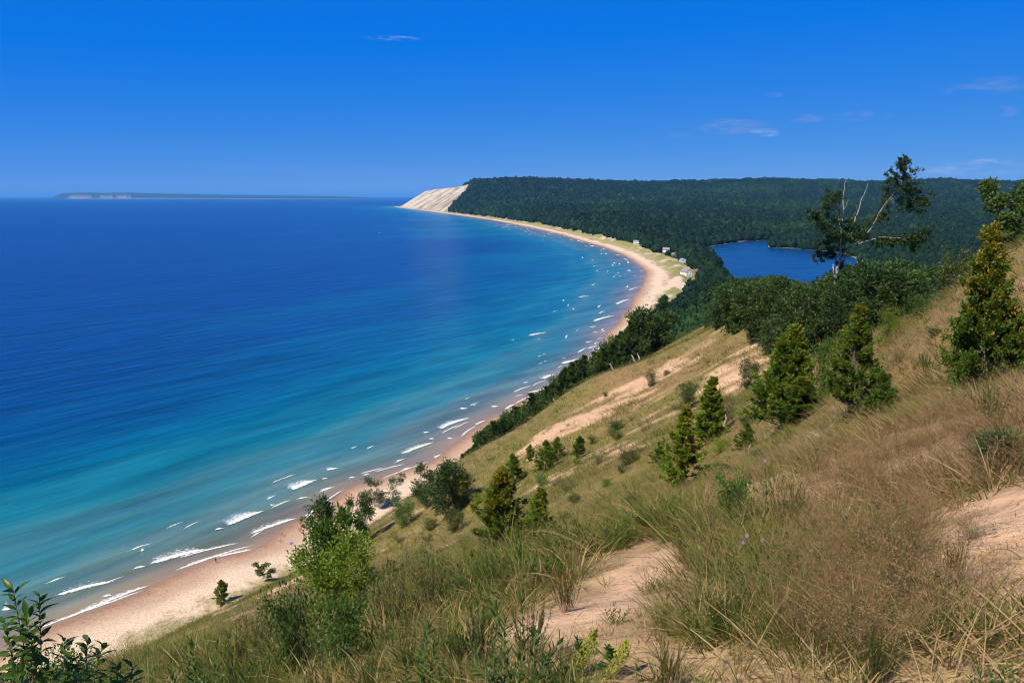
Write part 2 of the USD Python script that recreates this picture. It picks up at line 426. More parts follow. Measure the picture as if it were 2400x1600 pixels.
ground_mat = mat('ground', {
    'a': ('attribute', {'attribute': 'tone'}), 'g': ('geometry', {}),
    'n1': ('noise_texture', {'scale': 1.7, 'detail': 6.0, 'roughness': .62}), 'r1': ('map_range', {'from_min': .3, 'from_max': .7, 'to_min': .66, 'to_max': 1.26}),
    'n2': ('noise_texture', {'scale': 30.0, 'detail': 4.0, 'roughness': .7}), 'r2': ('map_range', {'from_min': .3, 'from_max': .7, 'to_min': .86, 'to_max': 1.12}),
    'm0': ('math', {'math_type': 'multiply'}), 'v': ('vector_math', {'math_type': 'scale'}),
    'n3': ('noise_texture', {'scale': 7.0, 'detail': 3.0, 'roughness': .55, 'distortion': .6}), 'b3': ('bump', {'strength': .7, 'distance': .05}),
    'b1': ('bump', {'strength': .55, 'distance': .12}), 'b2': ('bump', {'strength': .5, 'distance': .015}),
    'p': ('principled_bsdf', {'roughness': .95, 'specular_ior_level': .12})},
    [('g.position', 'n1.vector'), ('g.position', 'n2.vector'), ('n1.fac', 'r1.value'), ('n2.fac', 'r2.value'), ('r1.result', 'm0.value1'), ('r2.result', 'm0.value2'),
     ('a.color', 'v.vector1'), ('m0.value', 'v.scale'), ('v.vector', 'p.base_color'), ('n1.fac', 'b1.height'), ('n2.fac', 'b2.height'), ('b1.normal', 'b3.normal'), ('g.position', 'n3.vector'), ('n3.fac', 'b3.height'), ('b3.normal', 'b2.normal'), ('b2.normal', 'p.normal')])
idx = np.arange(GX.size).reshape(GX.shape)
quads = np.stack([idx[:-1, :-1], idx[:-1, 1:], idx[1:, 1:], idx[1:, :-1]], -1).reshape(-1, 4)[:, ::-1]
quads = quads[gz[quads].max(1) > -1.2]
qs, qr = gs[quads].mean(1), gr[quads].mean(1)
region = np.where(dune_m[quads].any(1), 3, np.where(qs < 32 + 20 * smoothstep(900, 2500, qr), 0, np.where(qr < 700, 1, 2)))
V = np.stack([gx, gy, gz], -1)
_, _, full_n = meshkit.arrays((V, quads), True)
for k, (name, label) in enumerate([('beach', 'long pale sand beach curving round the bay'), ('bluff', 'steep sandy bluff covered in dry grass'), ('hills', 'wooded land and hills behind the bay'), ('sand_dune', 'bare steep sand face of the far headland')]):
    v, f, u = compact(V, quads[region == k])
    g = obj(name, (v, f), ground_mat, attrs={'tone': col[u]})
    m = UsdGeom.Mesh(g)
    m.CreateNormalsAttr(Vt.Vec3fArray.FromNumpy(full_n[u].astype(np.float32))); m.SetNormalsInterpolation('vertex')
    tag(g, label, kind='structure')

# ------------------------------------------------------------------ the lake
waz = np.unique(np.concatenate([np.radians(np.arange(-40, 12, .22)), np.radians(np.arange(-180, 180, 4.0))]))
wrr = np.concatenate([np.exp(np.arange(math.log(120), math.log(2500), .011)), np.exp(np.arange(math.log(2500), math.log(160000), .03))])
A, R = np.meshgrid(waz, wrr, indexing='ij')
wx, wy = (np.sin(A) * R).ravel(), (np.cos(A) * R).ravel()
wd = np.full(len(wx), 3000.0)
m = R.ravel() < 16000
wd[m] = -shore_dist(wx[m], wy[m])
wsi, wt = inland(wx, wy)
big = meshkit.fbm(np.stack([wsi / 90, wt / 330, np.zeros_like(wsi)], -1), 4, 61) - .5
huge = meshkit.fbm(np.stack([wsi / 420, wt / 900, np.zeros_like(wsi)], -1), 3, 62) - .5
e = wd * (1 + big * 1.1 + huge * .7)
e = e * (1 - .38 * smoothstep(900, 2600, wt))
bars = .5 + .5 * np.sin(np.clip(wd + big * 40, 0, 130) / 130 * 2 * math.pi * 3 - 1.2)
e = np.maximum(e - bars * 27 * smoothstep(20, 45, wd) * smoothstep(150, 90, wd), 0)
stops = [(0, (.235, .165, .105)), (5, (.20, .16, .11)), (14, (.105, .135, .105)), (30, (.045, .140, .150)), (60, (.010, .128, .155)), (110, (.001, .092, .145)), (190, (.0005, .054, .128)), (320, (.0004, .026, .112)), (700, (.0003, .014, .098)), (3000, (.0003, .010, .092))]
wc = np.stack([np.interp(e, [q[0] for q in stops], [q[1][k] for q in stops]) for k in range(3)], -1)
water_mat = mat('lake_water', {
    'a': ('attribute', {'attribute': 'tone'}), 'g': ('geometry', {}),
    'mp': ('mapping', {'mapping_type': 'point', 'rotation': (0, 0, math.atan2(U[0], U[1]) + .18), 'scale': (1, 1, 1)}),
    'ms': ('mapping', {'mapping_type': 'point', 'scale': (.30, .045, 1)}),
    'n1': ('noise_texture', {'scale': .42, 'detail': 5.0, 'roughness': .55, 'distortion': .4}),
    'mt': ('mapping', {'mapping_type': 'point', 'scale': (.06, .008, 1)}),
    'n2': ('noise_texture', {'scale': 1.0, 'detail': 4.0, 'roughness': .6}),
    'r2': ('map_range', {'from_min': .3, 'from_max': .7, 'to_min': .72, 'to_max': 1.28}),
    'r1': ('map_range', {'from_min': .3, 'from_max': .7, 'to_min': .80, 'to_max': 1.20}),
    'mm': ('math', {'math_type': 'multiply'}), 'v': ('vector_math', {'math_type': 'scale'}),
    'bb': ('bump', {'strength': .8, 'distance': 1.6}), 'b3': ('bump', {'strength': .35, 'distance': 3.0}),
    'p': ('principled_bsdf', {'roughness': .22, 'ior': 1.333, 'specular_ior_level': .36, 'specular_tint': (.30, .80, 1.0)})},
    [('g.position', 'mp.vector'), ('mp.vector', 'ms.vector'), ('ms.vector', 'n1.vector'), ('mp.vector', 'mt.vector'), ('mt.vector', 'n2.vector'), ('n2.fac', 'r2.value'), ('n1.fac', 'r1.value'),
     ('r1.result', 'mm.value1'), ('r2.result', 'mm.value2'), ('a.color', 'v.vector1'), ('mm.value', 'v.scale'), ('v.vector', 'p.base_color'), ('n1.fac', 'bb.height'), ('n2.fac', 'b3.height'), ('b3.normal', 'bb.normal'), ('bb.normal', 'p.normal')])
widx = np.arange(A.size).reshape(A.shape)
wq = np.stack([widx[:-1, :-1], widx[:-1, 1:], widx[1:, 1:], widx[1:, :-1]], -1).reshape(-1, 4)[:, ::-1]
wq = wq[wd[wq].max(1) > -60]
v, f, u = compact(np.stack([wx, wy, np.zeros_like(wx)], -1), wq)
lake = tag(obj('lake', (v, f), water_mat, attrs={'tone': wc[u]}), 'deep blue lake turning turquoise towards the beach', kind='structure')

c2 = np.array(lake2.exterior.coords)[:-1]
tri = trimesh.creation.triangulate_polygon(lake2.buffer(18), engine='earcut')
small_mat = mat('small_lake_water', {'g': ('geometry', {}), 'mp': ('mapping', {'mapping_type': 'point', 'rotation': (0, 0, .4), 'scale': (.012, .05, 1)}),
    'n': ('noise_texture', {'scale': 1.0, 'detail': 6.0, 'roughness': .6}), 'r': ('rgb_ramp', {'ramp': [(.3, (.001, .018, .065)), (.55, (.003, .034, .115)), (.72, (.012, .065, .17))]}),
    'b': ('bump', {'strength': .6, 'distance': 1.5}), 'p': ('principled_bsdf', {'roughness': .25, 'ior': 1.333, 'specular_ior_level': .36, 'specular_tint': (.30, .80, 1.0)})},
    [('g.position', 'mp.vector'), ('mp.vector', 'n.vector'), ('n.fac', 'r.fac'), ('r.color', 'p.base_color'), ('n.fac', 'b.height'), ('b.normal', 'p.normal')])
tag(obj('small_lake', (np.column_stack([tri[0], np.full(len(tri[0]), SMALL_LAKE_Z)]), tri[1]), small_mat), 'small blue inland lake behind the village', kind='structure')

# breaking waves: low ridges of white water on the lake
foam_mat = mat('foam', {'a': ('attribute', {'attribute': 'thick'}), 'g': ('geometry', {}), 'n': ('noise_texture', {'scale': 1.1, 'detail': 6.0, 'roughness': .72}),
    's': ('math', {'math_type': 'add'}), 'r': ('map_range', {'from_min': .93, 'from_max': 1.22, 'to_min': 0, 'to_max': 1, 'clamp': True}),
    'p': ('principled_bsdf', {'base_color': (.80, .82, .82), 'roughness': .8}), 't': ('transparent_bsdf', {}), 'm': ('mix_closure', {})},
    [('g.position', 'n.vector'), ('n.fac', 's.value1'), ('a.fac', 's.value2'), ('s.value', 'r.value'), ('r.result', 'm.fac'), ('t.BSDF', 'm.closure1'), ('p.BSDF', 'm.closure2')], surface='m.closure')


def wave(a, b, width, high, lace, name='wave'):
    """A breaking crest from a to b (metres), its white water trailing behind towards the lake."""
    a, b = np.array(a, float), np.array(b, float)
    L = np.hypot(*(b - a))
    n, k = int(max(8, L / 1.2)), 11
    d = (b - a) / max(L, 1e-6)
    out = np.array([-d[1], d[0]])
    mid = (a + b) / 2
    if shore_dist(*(mid + out * 3)[:, None])[0] > shore_dist(*(mid - out * 3)[:, None])[0]:
        out = -out
    s = np.linspace(0, 1, n)[:, None]
    bow = np.sin(s * math.pi) * L * .015 + np.cumsum(rng.normal(0, .16, (n, 1)), 0) * .5
    back = np.linspace(0, 1, k)[None, :]
    wid = width * (.35 + .65 * np.sin(np.clip(s * 1.15, 0, 1) * math.pi) ** .6) * (1 + .35 * (meshkit.noise(np.column_stack([s[:, 0] * L / 3, s[:, 0] * 0, s[:, 0] * 0 + width])) - .5))[:, None]
    P = a + d * (s * L)[:, :, None][:, 0, :] if False else (a[None] + d[None] * s * L)
    off = (bow + wid * back)
    xy = P[:, None, :] + out * off[:, :, None]
    ridge = high * np.exp(-((back - .14) / .12) ** 2) * (np.sin(np.clip(s, .02, .98) * math.pi) ** .5) + .012
    z = np.broadcast_to(ridge, off.shape)
    thick = (np.interp(back, [0, .06, .17, .26, .6, 1.0], [.45, .86, .74, lace + .14, lace + .04, lace - .14]) + 0 * s)
    ends = np.minimum(s, 1 - s) * n
    thick = thick - .35 * smoothstep(3.5, 0, ends) - .22 * smoothstep(.16, 0, np.minimum(s, 1 - s))
    i = np.arange(n * k).reshape(n, k)
    q = np.stack([i[:-1, :-1], i[:-1, 1:], i[1:, 1:], i[1:, :-1]], -1).reshape(-1, 4)
    return obj(name, (np.dstack([xy, z]).reshape(-1, 3), q), foam_mat, parent=lake, smooth=True, attrs={'thick': thick.ravel()})


WAVES = [((117, 1402), (282, 1360), 7, .55, .35), ((306, 1337), (350, 1322), 2, .3, .5), ((338, 1328), (497, 1283), 9, .5, .42), ((501, 1245), (530, 1238), 3, .6, .6), ((528, 1237), (631, 1195), 8, .6, .5), ((578, 1256), (708, 1210), 6, .35, .4), ((681, 1153), (752, 1122), 9, .5, .5), ((756, 1124), (770, 1120), 2, .3, .6),
         ((765, 1105), (798, 1097), 4, .5, .6), ((494, 1310), (608, 1284), 2.2, .15, .5), ((160, 1447), (367, 1364), 3.5, .2, .45), ((235, 1400), (268, 1394), 2.4, .3, .5), ((0, 1434), (28, 1428), 6, .4, .5), ((689, 1172), (735, 1163), 2.2, .25, .5), ((742, 1157), (792, 1138), 3, .3, .5), ((815, 1122), (838, 1117), 3, .3, .5),
         ((328, 1293), (340, 1291), 3, .4, .6), ((638, 1186), (647, 1183), 2.4, .4, .6), ((1029, 1008), (1107, 977), 6, .5, .5), ((1082, 960), (1098, 957), 4, .5, .7), ((1108, 950), (1119, 948), 2, .3, .6), ((1153, 955), (1172, 952), 4, .4, .6), ((1235, 923), (1298, 907), 4, .4, .5), ((1203, 929), (1233, 926), 3, .3, .5), ((1275, 890), (1304, 876), 6, .5, .5),
         ((1318, 854), (1363, 842), 5, .5, .55), ((1241, 788), (1285, 778), 5, .6, .55), ((1392, 754), (1446, 738), 6, .5, .55), ((1446, 714), (1478, 700), 6, .5, .5), ((1111, 998), (1147, 983), 2.5, .25, .5), ((1048, 1029), (1065, 1026), 2.5, .3, .6), ((939, 1067), (1023, 1034), 6, .45, .45), ((992, 1016), (1010, 1012), 3, .4, .6), ((1003, 1030), (1022, 1027), 2, .3, .6), ((1230, 898), (1240, 896), 3, .5, .7),
         ((1320, 841), (1328, 839), 3, .5, .6), ((1378, 804), (1390, 799), 4, .5, .6), ((1386, 768), (1401, 764), 4, .5, .6), ((1358, 697), (1383, 693), 5, .6, .6), ((1475, 681), (1496, 673), 4, .4, .5), ((1388, 780), (1406, 777), 3, .3, .6), ((1398, 795), (1417, 792), 2.5, .3, .6), ((1377, 818), (1408, 808), 3, .3, .5), ((1202, 797), (1206, 796), 3, .5, .6), ((1264, 796), (1268, 795), 3, .5, .6),
         ((848, 1116), (872, 1108), 2, .2, .5), ((935, 1105), (975, 1092), 2.5, .2, .5), ((1016, 1076), (1040, 1062), 2.5, .2, .5), ((1183, 962), (1215, 944), 2.5, .2, .5)]
for a, b, w, h, lace in WAVES:
    wave(on_level(*a), on_level(*b), w, h, lace)
for k in range(46):                                             # the swash along the sand and thin lines of foam behind it
    y = rng.uniform(190, 640)
    i = min(np.searchsorted(shore[:, 1], y), len(shore) - 2)
    p = np.array([np.interp(y, shore[:, 1], shore[:, 0]), y])
    g = shore[min(i + 3, len(shore) - 1)] - shore[max(i - 3, 0)]; g = g / np.hypot(*g)
    o = np.array([-g[1], g[0]])
    kind = k % 3
    L = (rng.uniform(14, 34), rng.uniform(8, 24), rng.uniform(5, 16))[kind]
    q = p + o * (rng.uniform(.2, 1.6), rng.uniform(6, 17), rng.uniform(20, 42))[kind]
    ca, sa = math.cos(.10), math.sin(.10)
    g2 = np.array([g[0] * ca + g[1] * sa, -g[0] * sa + g[1] * ca]) if kind else g
    wave(q - g2 * L / 2, q + g2 * L / 2, (1.3, 2.2, 2.4)[kind] * rng.uniform(.7, 1.3), (.06, .15, .25)[kind], (.5, .42, .42)[kind])
cum = np.concatenate([[0], np.cumsum(np.hypot(*np.diff(shore, axis=0).T))])
for k in range(85):                                            # the little whitecaps further round the bay
    y = rng.uniform(560, 3300)
    p = np.array([np.interp(y, shore[:, 1], shore[:, 0]), y])
    g = shore[min(np.searchsorted(shore[:, 1], y) + 1, len(shore) - 1)] - shore[max(np.searchsorted(shore[:, 1], y) - 2, 0)]
    g = g / np.hypot(*g)
    L = rng.uniform(7, 20) * (1 + y / 2600)
    q = p + np.array([-g[1], g[0]]) * rng.choice([rng.uniform(3, 9), rng.uniform(10, 30), rng.uniform(25, 60)]) * (1 + y / 4000)
    if shore_dist(*q[:, None])[0] < -2:
        g2 = g + rng.normal(0, .08, 2)
        wave(q - g2 * L / 2, q + g2 * L / 2, rng.uniform(1.0, 2.4) * (1 + y / 2500), .4, .5)
# ------------------------------------------------------------------ plant materials and builders
def leaf_mat(name, colors, trans=.3, rough=.5, spec=.3, per='island'):
    """Leaves in slightly different tones, letting some light through."""
    nodes = {'g': ('geometry', {}), 'o': ('object_info', {}), 'ad': ('math', {'math_type': 'multiply_add', 'value2': .55, 'value3': 0.0}), 'om': ('math', {'math_type': 'multiply', 'value2': .45}),
             'r': ('rgb_ramp', {'ramp': colors}), 'p': ('principled_bsdf', {'roughness': rough, 'specular_ior_level': spec}),
             'tr': ('translucent_bsdf', {}), 'br': ('mix', {'mix_type': 'multiply', 'fac': 1.0, 'color2': (1.5, 1.7, .7)}), 'm': ('mix_closure', {'fac': trans})}
    return mat(name, nodes, [('o.random', 'om.value1'), ('g.random_per_island', 'ad.value1'), ('om.value', 'ad.value3'), ('ad.value', 'r.fac'), ('r.color', 'p.base_color'), ('r.color', 'br.color1'), ('br.color', 'tr.color'), ('p.BSDF', 'm.closure1'), ('tr.BSDF', 'm.closure2')], surface='m.closure')


def bark_mat(name, a, b):
    return mat(name, {'g': ('texture_coordinate', {}), 'n': ('noise_texture', {'scale': 9.0, 'detail': 5.0}), 'r': ('rgb_ramp', {'ramp': [(.35, a), (.65, b)]}), 'bu': ('bump', {'strength': .6, 'distance': .02}), 'p': ('principled_bsdf', {'roughness': .9, 'specular_ior_level': .2})},
               [('g.object', 'n.vector'), ('n.fac', 'r.fac'), ('r.color', 'p.base_color'), ('n.fac', 'bu.height'), ('bu.normal', 'p.normal')])


L_CEDAR = leaf_mat('cedar_leaf', [(0, (.065, .112, .010)), (.5, (.140, .200, .014)), (1, (.245, .275, .019))], .3)
L_GOLD = leaf_mat('golden_leaf', [(0, (.20, .16, .014)), (.6, (.36, .22, .015)), (1, (.46, .24, .02))], .25)
L_DARK = leaf_mat('dark_leaf', [(0, (.022, .048, .008)), (.5, (.054, .096, .013)), (1, (.115, .160, .019))], .25)
L_OLIVE = leaf_mat('olive_leaf', [(0, (.050, .066, .010)), (.5, (.105, .118, .016)), (1, (.19, .175, .025))], .25)
L_WOOD = leaf_mat('wood_leaf', [(0, (.030, .058, .009)), (.5, (.070, .108, .014)), (1, (.140, .170, .021))], .25)
L_LIME = leaf_mat('lime_leaf', [(0, (.075, .130, .010)), (.5, (.165, .220, .012)), (1, (.32, .32, .016))], .32)
L_GREEN = leaf_mat('green_leaf', [(0, (.035, .080, .010)), (.5, (.075, .145, .014)), (1, (.135, .215, .020))], .3)
L_GREY = leaf_mat('grey_green_leaf', [(0, (.05, .075, .035)), (.5, (.085, .115, .055)), (1, (.14, .17, .09))], .25)
L_GLOSSY = leaf_mat('glossy_leaf', [(0, (.030, .065, .010)), (.45, (.055, .110, .014)), (.8, (.090, .150, .020)), (1, (.17, .19, .03))], .3, .42, .35)
L_WISP = leaf_mat('wispy_seed', [(0, (.16, .095, .050)), (.5, (.31, .205, .115)), (1, (.50, .38, .25))], .2, .8, .1)
L_STRAW = leaf_mat('straw', [(0, (.24, .165, .075)), (.5, (.40, .29, .135)), (1, (.58, .46, .25))], .25, .7, .2)
L_GRASS = leaf_mat('grass_blade', [(0, (.050, .070, .010)), (.4, (.130, .140, .018)), (.75, (.23, .185, .036)), (1, (.42, .31, .11))], .3, .6, .25)
L_RUST = leaf_mat('rusty_grass', [(0, (.105, .064, .030)), (.5, (.255, .165, .072)), (1, (.44, .30, .15))], .25, .8, .1)
L_MARRAM = leaf_mat('marram_blade', [(0, (.09, .095, .018)), (.5, (.21, .19, .042)), (1, (.38, .31, .11))], .3, .6, .2)
L_FARWOOD = leaf_mat('canopy', [(0, (.006, .020, .009)), (.5, (.013, .036, .013)), (1, (.028, .062, .018))], .12, .8, .1)
L_YELLOW = leaf_mat('goldenrod_flower', [(0, (.22, .25, .02)), (1, (.50, .46, .04))], .3)
L_PURPLE = leaf_mat('aster_petal', [(0, (.28, .20, .62)), (1, (.45, .36, .80))], .3)
L_BROOM = leaf_mat('broom_needle', [(0, (.015, .055, .014)), (1, (.045, .115, .025))], .2)
BARK = bark_mat('bark', (.075, .055, .042), (.16, .125, .10))
PALEBARK = bark_mat('pale_bark', (.17, .145, .115), (.40, .36, .30))
DEADWOOD = bark_mat('dead_wood', (.28, .25, .22), (.50, .46, .41))
STEM = bark_mat('stem', (.10, .055, .035), (.19, .11, .07))
GREENSTEM = bark_mat('green_stem', (.06, .09, .025), (.12, .14, .04))


def unit(a):
    return a / np.maximum(np.linalg.norm(a, axis=-1, keepdims=True), 1e-9)


def tubes(lines, sides=5):
    """One mesh of tapered tubes. lines: (points, radii) pairs."""
    vs, fs, at = [], [], 0
    for p, r in lines:
        p, r = np.asarray(p, float), np.broadcast_to(np.asarray(r, float), len(p))
        t = unit(np.gradient(p, axis=0))
        ref = np.where(np.abs(t[:, 2:]) > .9, [[1.0, 0, 0]], [[0, 0, 1.0]])
        a = unit(np.cross(t, ref)); b = np.cross(t, a)
        ang = np.linspace(0, 2 * math.pi, sides, endpoint=False)
        ring = p[:, None] + r[:, None, None] * (np.cos(ang)[None, :, None] * a[:, None] + np.sin(ang)[None, :, None] * b[:, None])
        k = len(p)
        i = np.arange(k * sides).reshape(k, sides)
        j = np.roll(i, -1, 1)
        fs.append(np.stack([i[:-1], j[:-1], j[1:], i[1:]], -1).reshape(-1, 4) + at)
        vs.append(ring.reshape(-1, 3)); at += k * sides
    return np.vstack(vs), np.vstack(fs)


def leaves(base, dirs, length, width, rg, up=.35, fold=.25, droop=0.0):
    """Folded diamond leaves (two triangles each) at base, pointing along dirs, their upper sides turned a little to the light."""
    n = len(base)
    d = unit(dirs)
    side = unit(np.cross(d, unit(rg.normal(0, 1, (n, 3)) * (1 - up) + np.array([0, 0, 1.0]) * up * 2)))
    nor = np.cross(side, d)
    L, W = np.broadcast_to(length, n)[:, None], np.broadcast_to(width, n)[:, None]
    mid = base + d * L * .45
    tip = base + d * L - np.array([0, 0, 1.0]) * droop * L
    a = mid + side * W * .5 + nor * W * fold
    b = mid - side * W * .5 + nor * W * fold
    v = np.stack([base, a, tip, b], 1).reshape(-1, 3)
    i = np.arange(n)[:, None] * 4
    f = np.concatenate([i + [[0, 1, 2]], i + [[0, 2, 3]]], 1).reshape(-1, 3)
    return v, f


def blades(base, dirs, length, width, rg, bend=.5, seg=3):
    """Grass blades: narrow ribbons that start along dirs and bend over."""
    n = len(base)
    d = unit(dirs)
    L, W = np.broadcast_to(length, n)[:, None], np.broadcast_to(width, n)[:, None]
    flat = d * [1, 1, 0] + rg.normal(0, .25, (n, 3)) * [1, 1, 0]
    flat = unit(flat)
    side = unit(np.cross(flat, [0, 0, 1.0]) + rg.normal(0, .5, (n, 3)))
    bn = np.broadcast_to(bend, n)[:, None] * rg.uniform(.5, 1.5, (n, 1))
    rows = []
    for k in range(seg):
        s = k / seg
        c = base + d * L * s + (flat * .6 - np.array([0, 0, .55])) * L * bn * s * s
        w = W * (1 - .55 * s)
        rows += [c - side * w / 2, c + side * w / 2]
    rows.append(base + d * L + (flat * .6 - np.array([0, 0, .55])) * L * bn)
    m = 2 * seg + 1
    v = np.stack(rows, 1).reshape(-1, 3)
    i = np.arange(n)[:, None] * m
    tri = []
    for k in range(seg - 1):
        tri += [[2 * k, 2 * k + 1, 2 * k + 3], [2 * k, 2 * k + 3, 2 * k + 2]]
    tri.append([2 * seg - 2, 2 * seg - 1, 2 * seg])
    f = (i[:, None, :] + np.array(tri)[None]).reshape(-1, 3)
    return v, f


def join(parts):
    vs, fs, at = [], [], 0
    for v, f in parts:
        f = np.asarray(f)
        if f.shape[1] == 4:
            f = np.vstack([f[:, [0, 1, 2]], f[:, [0, 2, 3]]])
        vs.append(v); fs.append(f + at); at += len(v)
    return np.vstack(vs), np.vstack(fs)


def wander(rg, a, direction, length, n=6, wob=.12, lift=0.0):
    """A crooked limb from a."""
    d = unit(np.asarray(direction, float))
    pts = [np.asarray(a, float)]
    for _ in range(n - 1):
        d = unit(d + rg.normal(0, wob, 3) + np.array([0, 0, lift]))
        pts.append(pts[-1] + d * length / (n - 1))
    return np.array(pts)


def cedar(seed, h=4.0, r=.8, n_branch=150, sprays=9, per=9, leaf=.085, gold=0.0, ragged=.3, bare=.05):
    """Cone of fanned sprays round a trunk. Gives (trunk, green sprays, golden sprays)."""
    rg = np.random.default_rng(seed)
    lean = rg.normal(0, .03, 2)
    zz = np.linspace(-.25, h * .97, 9)
    axis = np.column_stack([lean[0] * zz + rg.normal(0, .012 * h, 9) * (zz > 0), lean[1] * zz + rg.normal(0, .012 * h, 9) * (zz > 0), zz])
    trunk = [(axis, np.linspace(.024 * h, .003 * h, 9))]
    bases, dirs, lens, hf = [], [], [], []
    lob = rg.uniform(0, 6.28, 4)
    for k in range(n_branch):
        f = (k + rg.random()) / n_branch
        z = h * (bare + (1 - bare) * f ** .92)
        az = rg.uniform(0, 2 * math.pi)
        prof = r * (min(1.0, (1 - z / h) * 1.28) ** .95) * (.55 + .45 * min(1, (z / h + .12) / .3)) + .05 * r
        L = prof * (1 - ragged + ragged * 2 * rg.random() ** 1.2) * (1 + .22 * math.sin(2 * az + lob[0] + 5 * z / h) + .12 * math.sin(3 * az + lob[1]))
        d0 = np.array([math.cos(az), math.sin(az), .15 + .5 * z / h + rg.normal(0, .15)])
        o = np.array([np.interp(z, zz, axis[:, 0]), np.interp(z, zz, axis[:, 1]), z])
        p = wander(rg, o, d0, L * 1.08, 5, .12, .10)
        if L > .25 * r:
            trunk.append((p[:4], np.linspace(.006 * h * (1 - z / h) + .003, .002, 4)))
        ns = max(3, int(sprays * (.4 + L / r)))
        t = rg.uniform(.22, 1.0, ns) ** .8
        q = np.stack([np.interp(t * 4, range(5), p[:, i]) for i in range(3)], -1)
        out = unit(q - o + 1e-6)
        for c, od in zip(q, out):
            fan = unit(od * .8 + rg.normal(0, .45, 3) + [0, 0, .30])
            bases.append(c + rg.normal(0, .035 * r, (per, 3)) + fan * rg.uniform(-.02, .16 * r, (per, 1)))
            dirs.append(fan + rg.normal(0, .38, (per, 3)))
            lens.append(leaf * rg.uniform(.7, 1.4, per)); hf.append(np.full(per, z / h + .2 * np.linalg.norm(c[:2]) / r + rg.normal(0, .26)))
    bases, dirs, lens, hf = np.vstack(bases), np.vstack(dirs), np.concatenate(lens), np.concatenate(hf)
    g = hf > (1.25 - gold) if gold > 0 else np.zeros(len(hf), bool)
    g &= rg.random(len(g)) < .6
    mk = lambda m: leaves(bases[m], dirs[m], lens[m], lens[m] * .55, rg, .3, .15)
    return tubes(trunk, 5), mk(~g), (mk(g) if g.sum() > 20 else None)


def broadleaf(seed, h=8.0, spread=3.0, n_limb=9, clusters=130, per=26, leaf=.24, low=.25, stems=1, trunk_r=None, round_=1.0, cl=.34, aspect=.55):
    """Trunk or stems, limbs and clumps of leaves at their ends. Gives (wood, foliage)."""
    rg = np.random.default_rng(seed)
    wood, tips = [], []
    tr = trunk_r or .018 * h
    for s in range(stems):
        off = rg.normal(0, .05 * spread, 2) if stems > 1 else np.zeros(2)
        out = rg.normal(0, .30 if stems > 1 else .05, 2)
        ax = wander(rg, [off[0], off[1], -.3], [out[0], out[1], 1.0], h * rg.uniform(.78, .92) + .3, 8, .07, .03)
        wood.append((ax, np.linspace(tr, tr * .18, 8)))
        for k in range(n_limb):
            f = low + (1 - low) * (k + rg.random()) / n_limb
            o = np.array([np.interp(f * 7, range(8), ax[:, i]) for i in range(3)])
            az = rg.uniform(0, 2 * math.pi)
            shape = (math.sin(math.pi * (.12 + .80 * (f - low) / (1 - low))) ** .7) * round_ + (1 - round_) * (1.05 - f)
            L = spread * shape * rg.uniform(.65, 1.15)
            p = wander(rg, o, [math.cos(az), math.sin(az), .45 + .5 * rg.random()], L, 6, .16, .04)
            wood.append((p, np.linspace(tr * .42 * (1.1 - f), tr * .06, 6)))
            tips.append(p[2:])
            for _ in range(3):
                j = rg.integers(1, 5)
                q = wander(rg, p[j], unit(p[j] - p[j - 1]) + rg.normal(0, .6, 3), L * .5, 4, .18, .05)
                wood.append((q, np.linspace(tr * .12, tr * .03, 4)))
                tips.append(q[1:])
    tips = np.vstack(tips)
    pick = tips[rg.integers(0, len(tips), clusters)] + rg.normal(0, spread * .07, (clusters, 3))
    pick[:, 2] = np.maximum(pick[:, 2], .05 * h)
    cen = np.array([0, 0, h * .5])
    size = spread * cl * rg.uniform(.45, 1.15, (clusters, 1))
    off = unit(rg.normal(0, 1, (clusters * per, 3))) * (rg.random((clusters * per, 1)) ** .5) * [1, 1, .68]
    b = np.repeat(pick, per, 0) + off * np.repeat(size, per, 0)
    b[:, 2] = np.maximum(b[:, 2], .02 * h)
    d = unit(off) * .9 + unit(b - cen) * .6 + rg.normal(0, .5, b.shape) + [0, 0, -.05]
    l = leaf * rg.uniform(.65, 1.35, len(b))
    return tubes(wood, 5), leaves(b, d, l, l * aspect, rg, .4, .15)


def tuft(seed, n=26, length=.6, width=.006, spread=.10, splay=.45, bend=.5, seg=3):
    rg = np.random.default_rng(seed)
    a, q = rg.uniform(0, 2 * math.pi, n), rg.random(n) ** .5
    base = np.column_stack([np.cos(a) * q * spread, np.sin(a) * q * spread, np.full(n, -.03)])
    d = np.column_stack([np.cos(a) * splay * (.3 + q), np.sin(a) * splay * (.3 + q), np.ones(n)]) + rg.normal(0, .22, (n, 3))
    return blades(base, d, length * rg.uniform(.45, 1.2, n), width, rg, bend, seg)


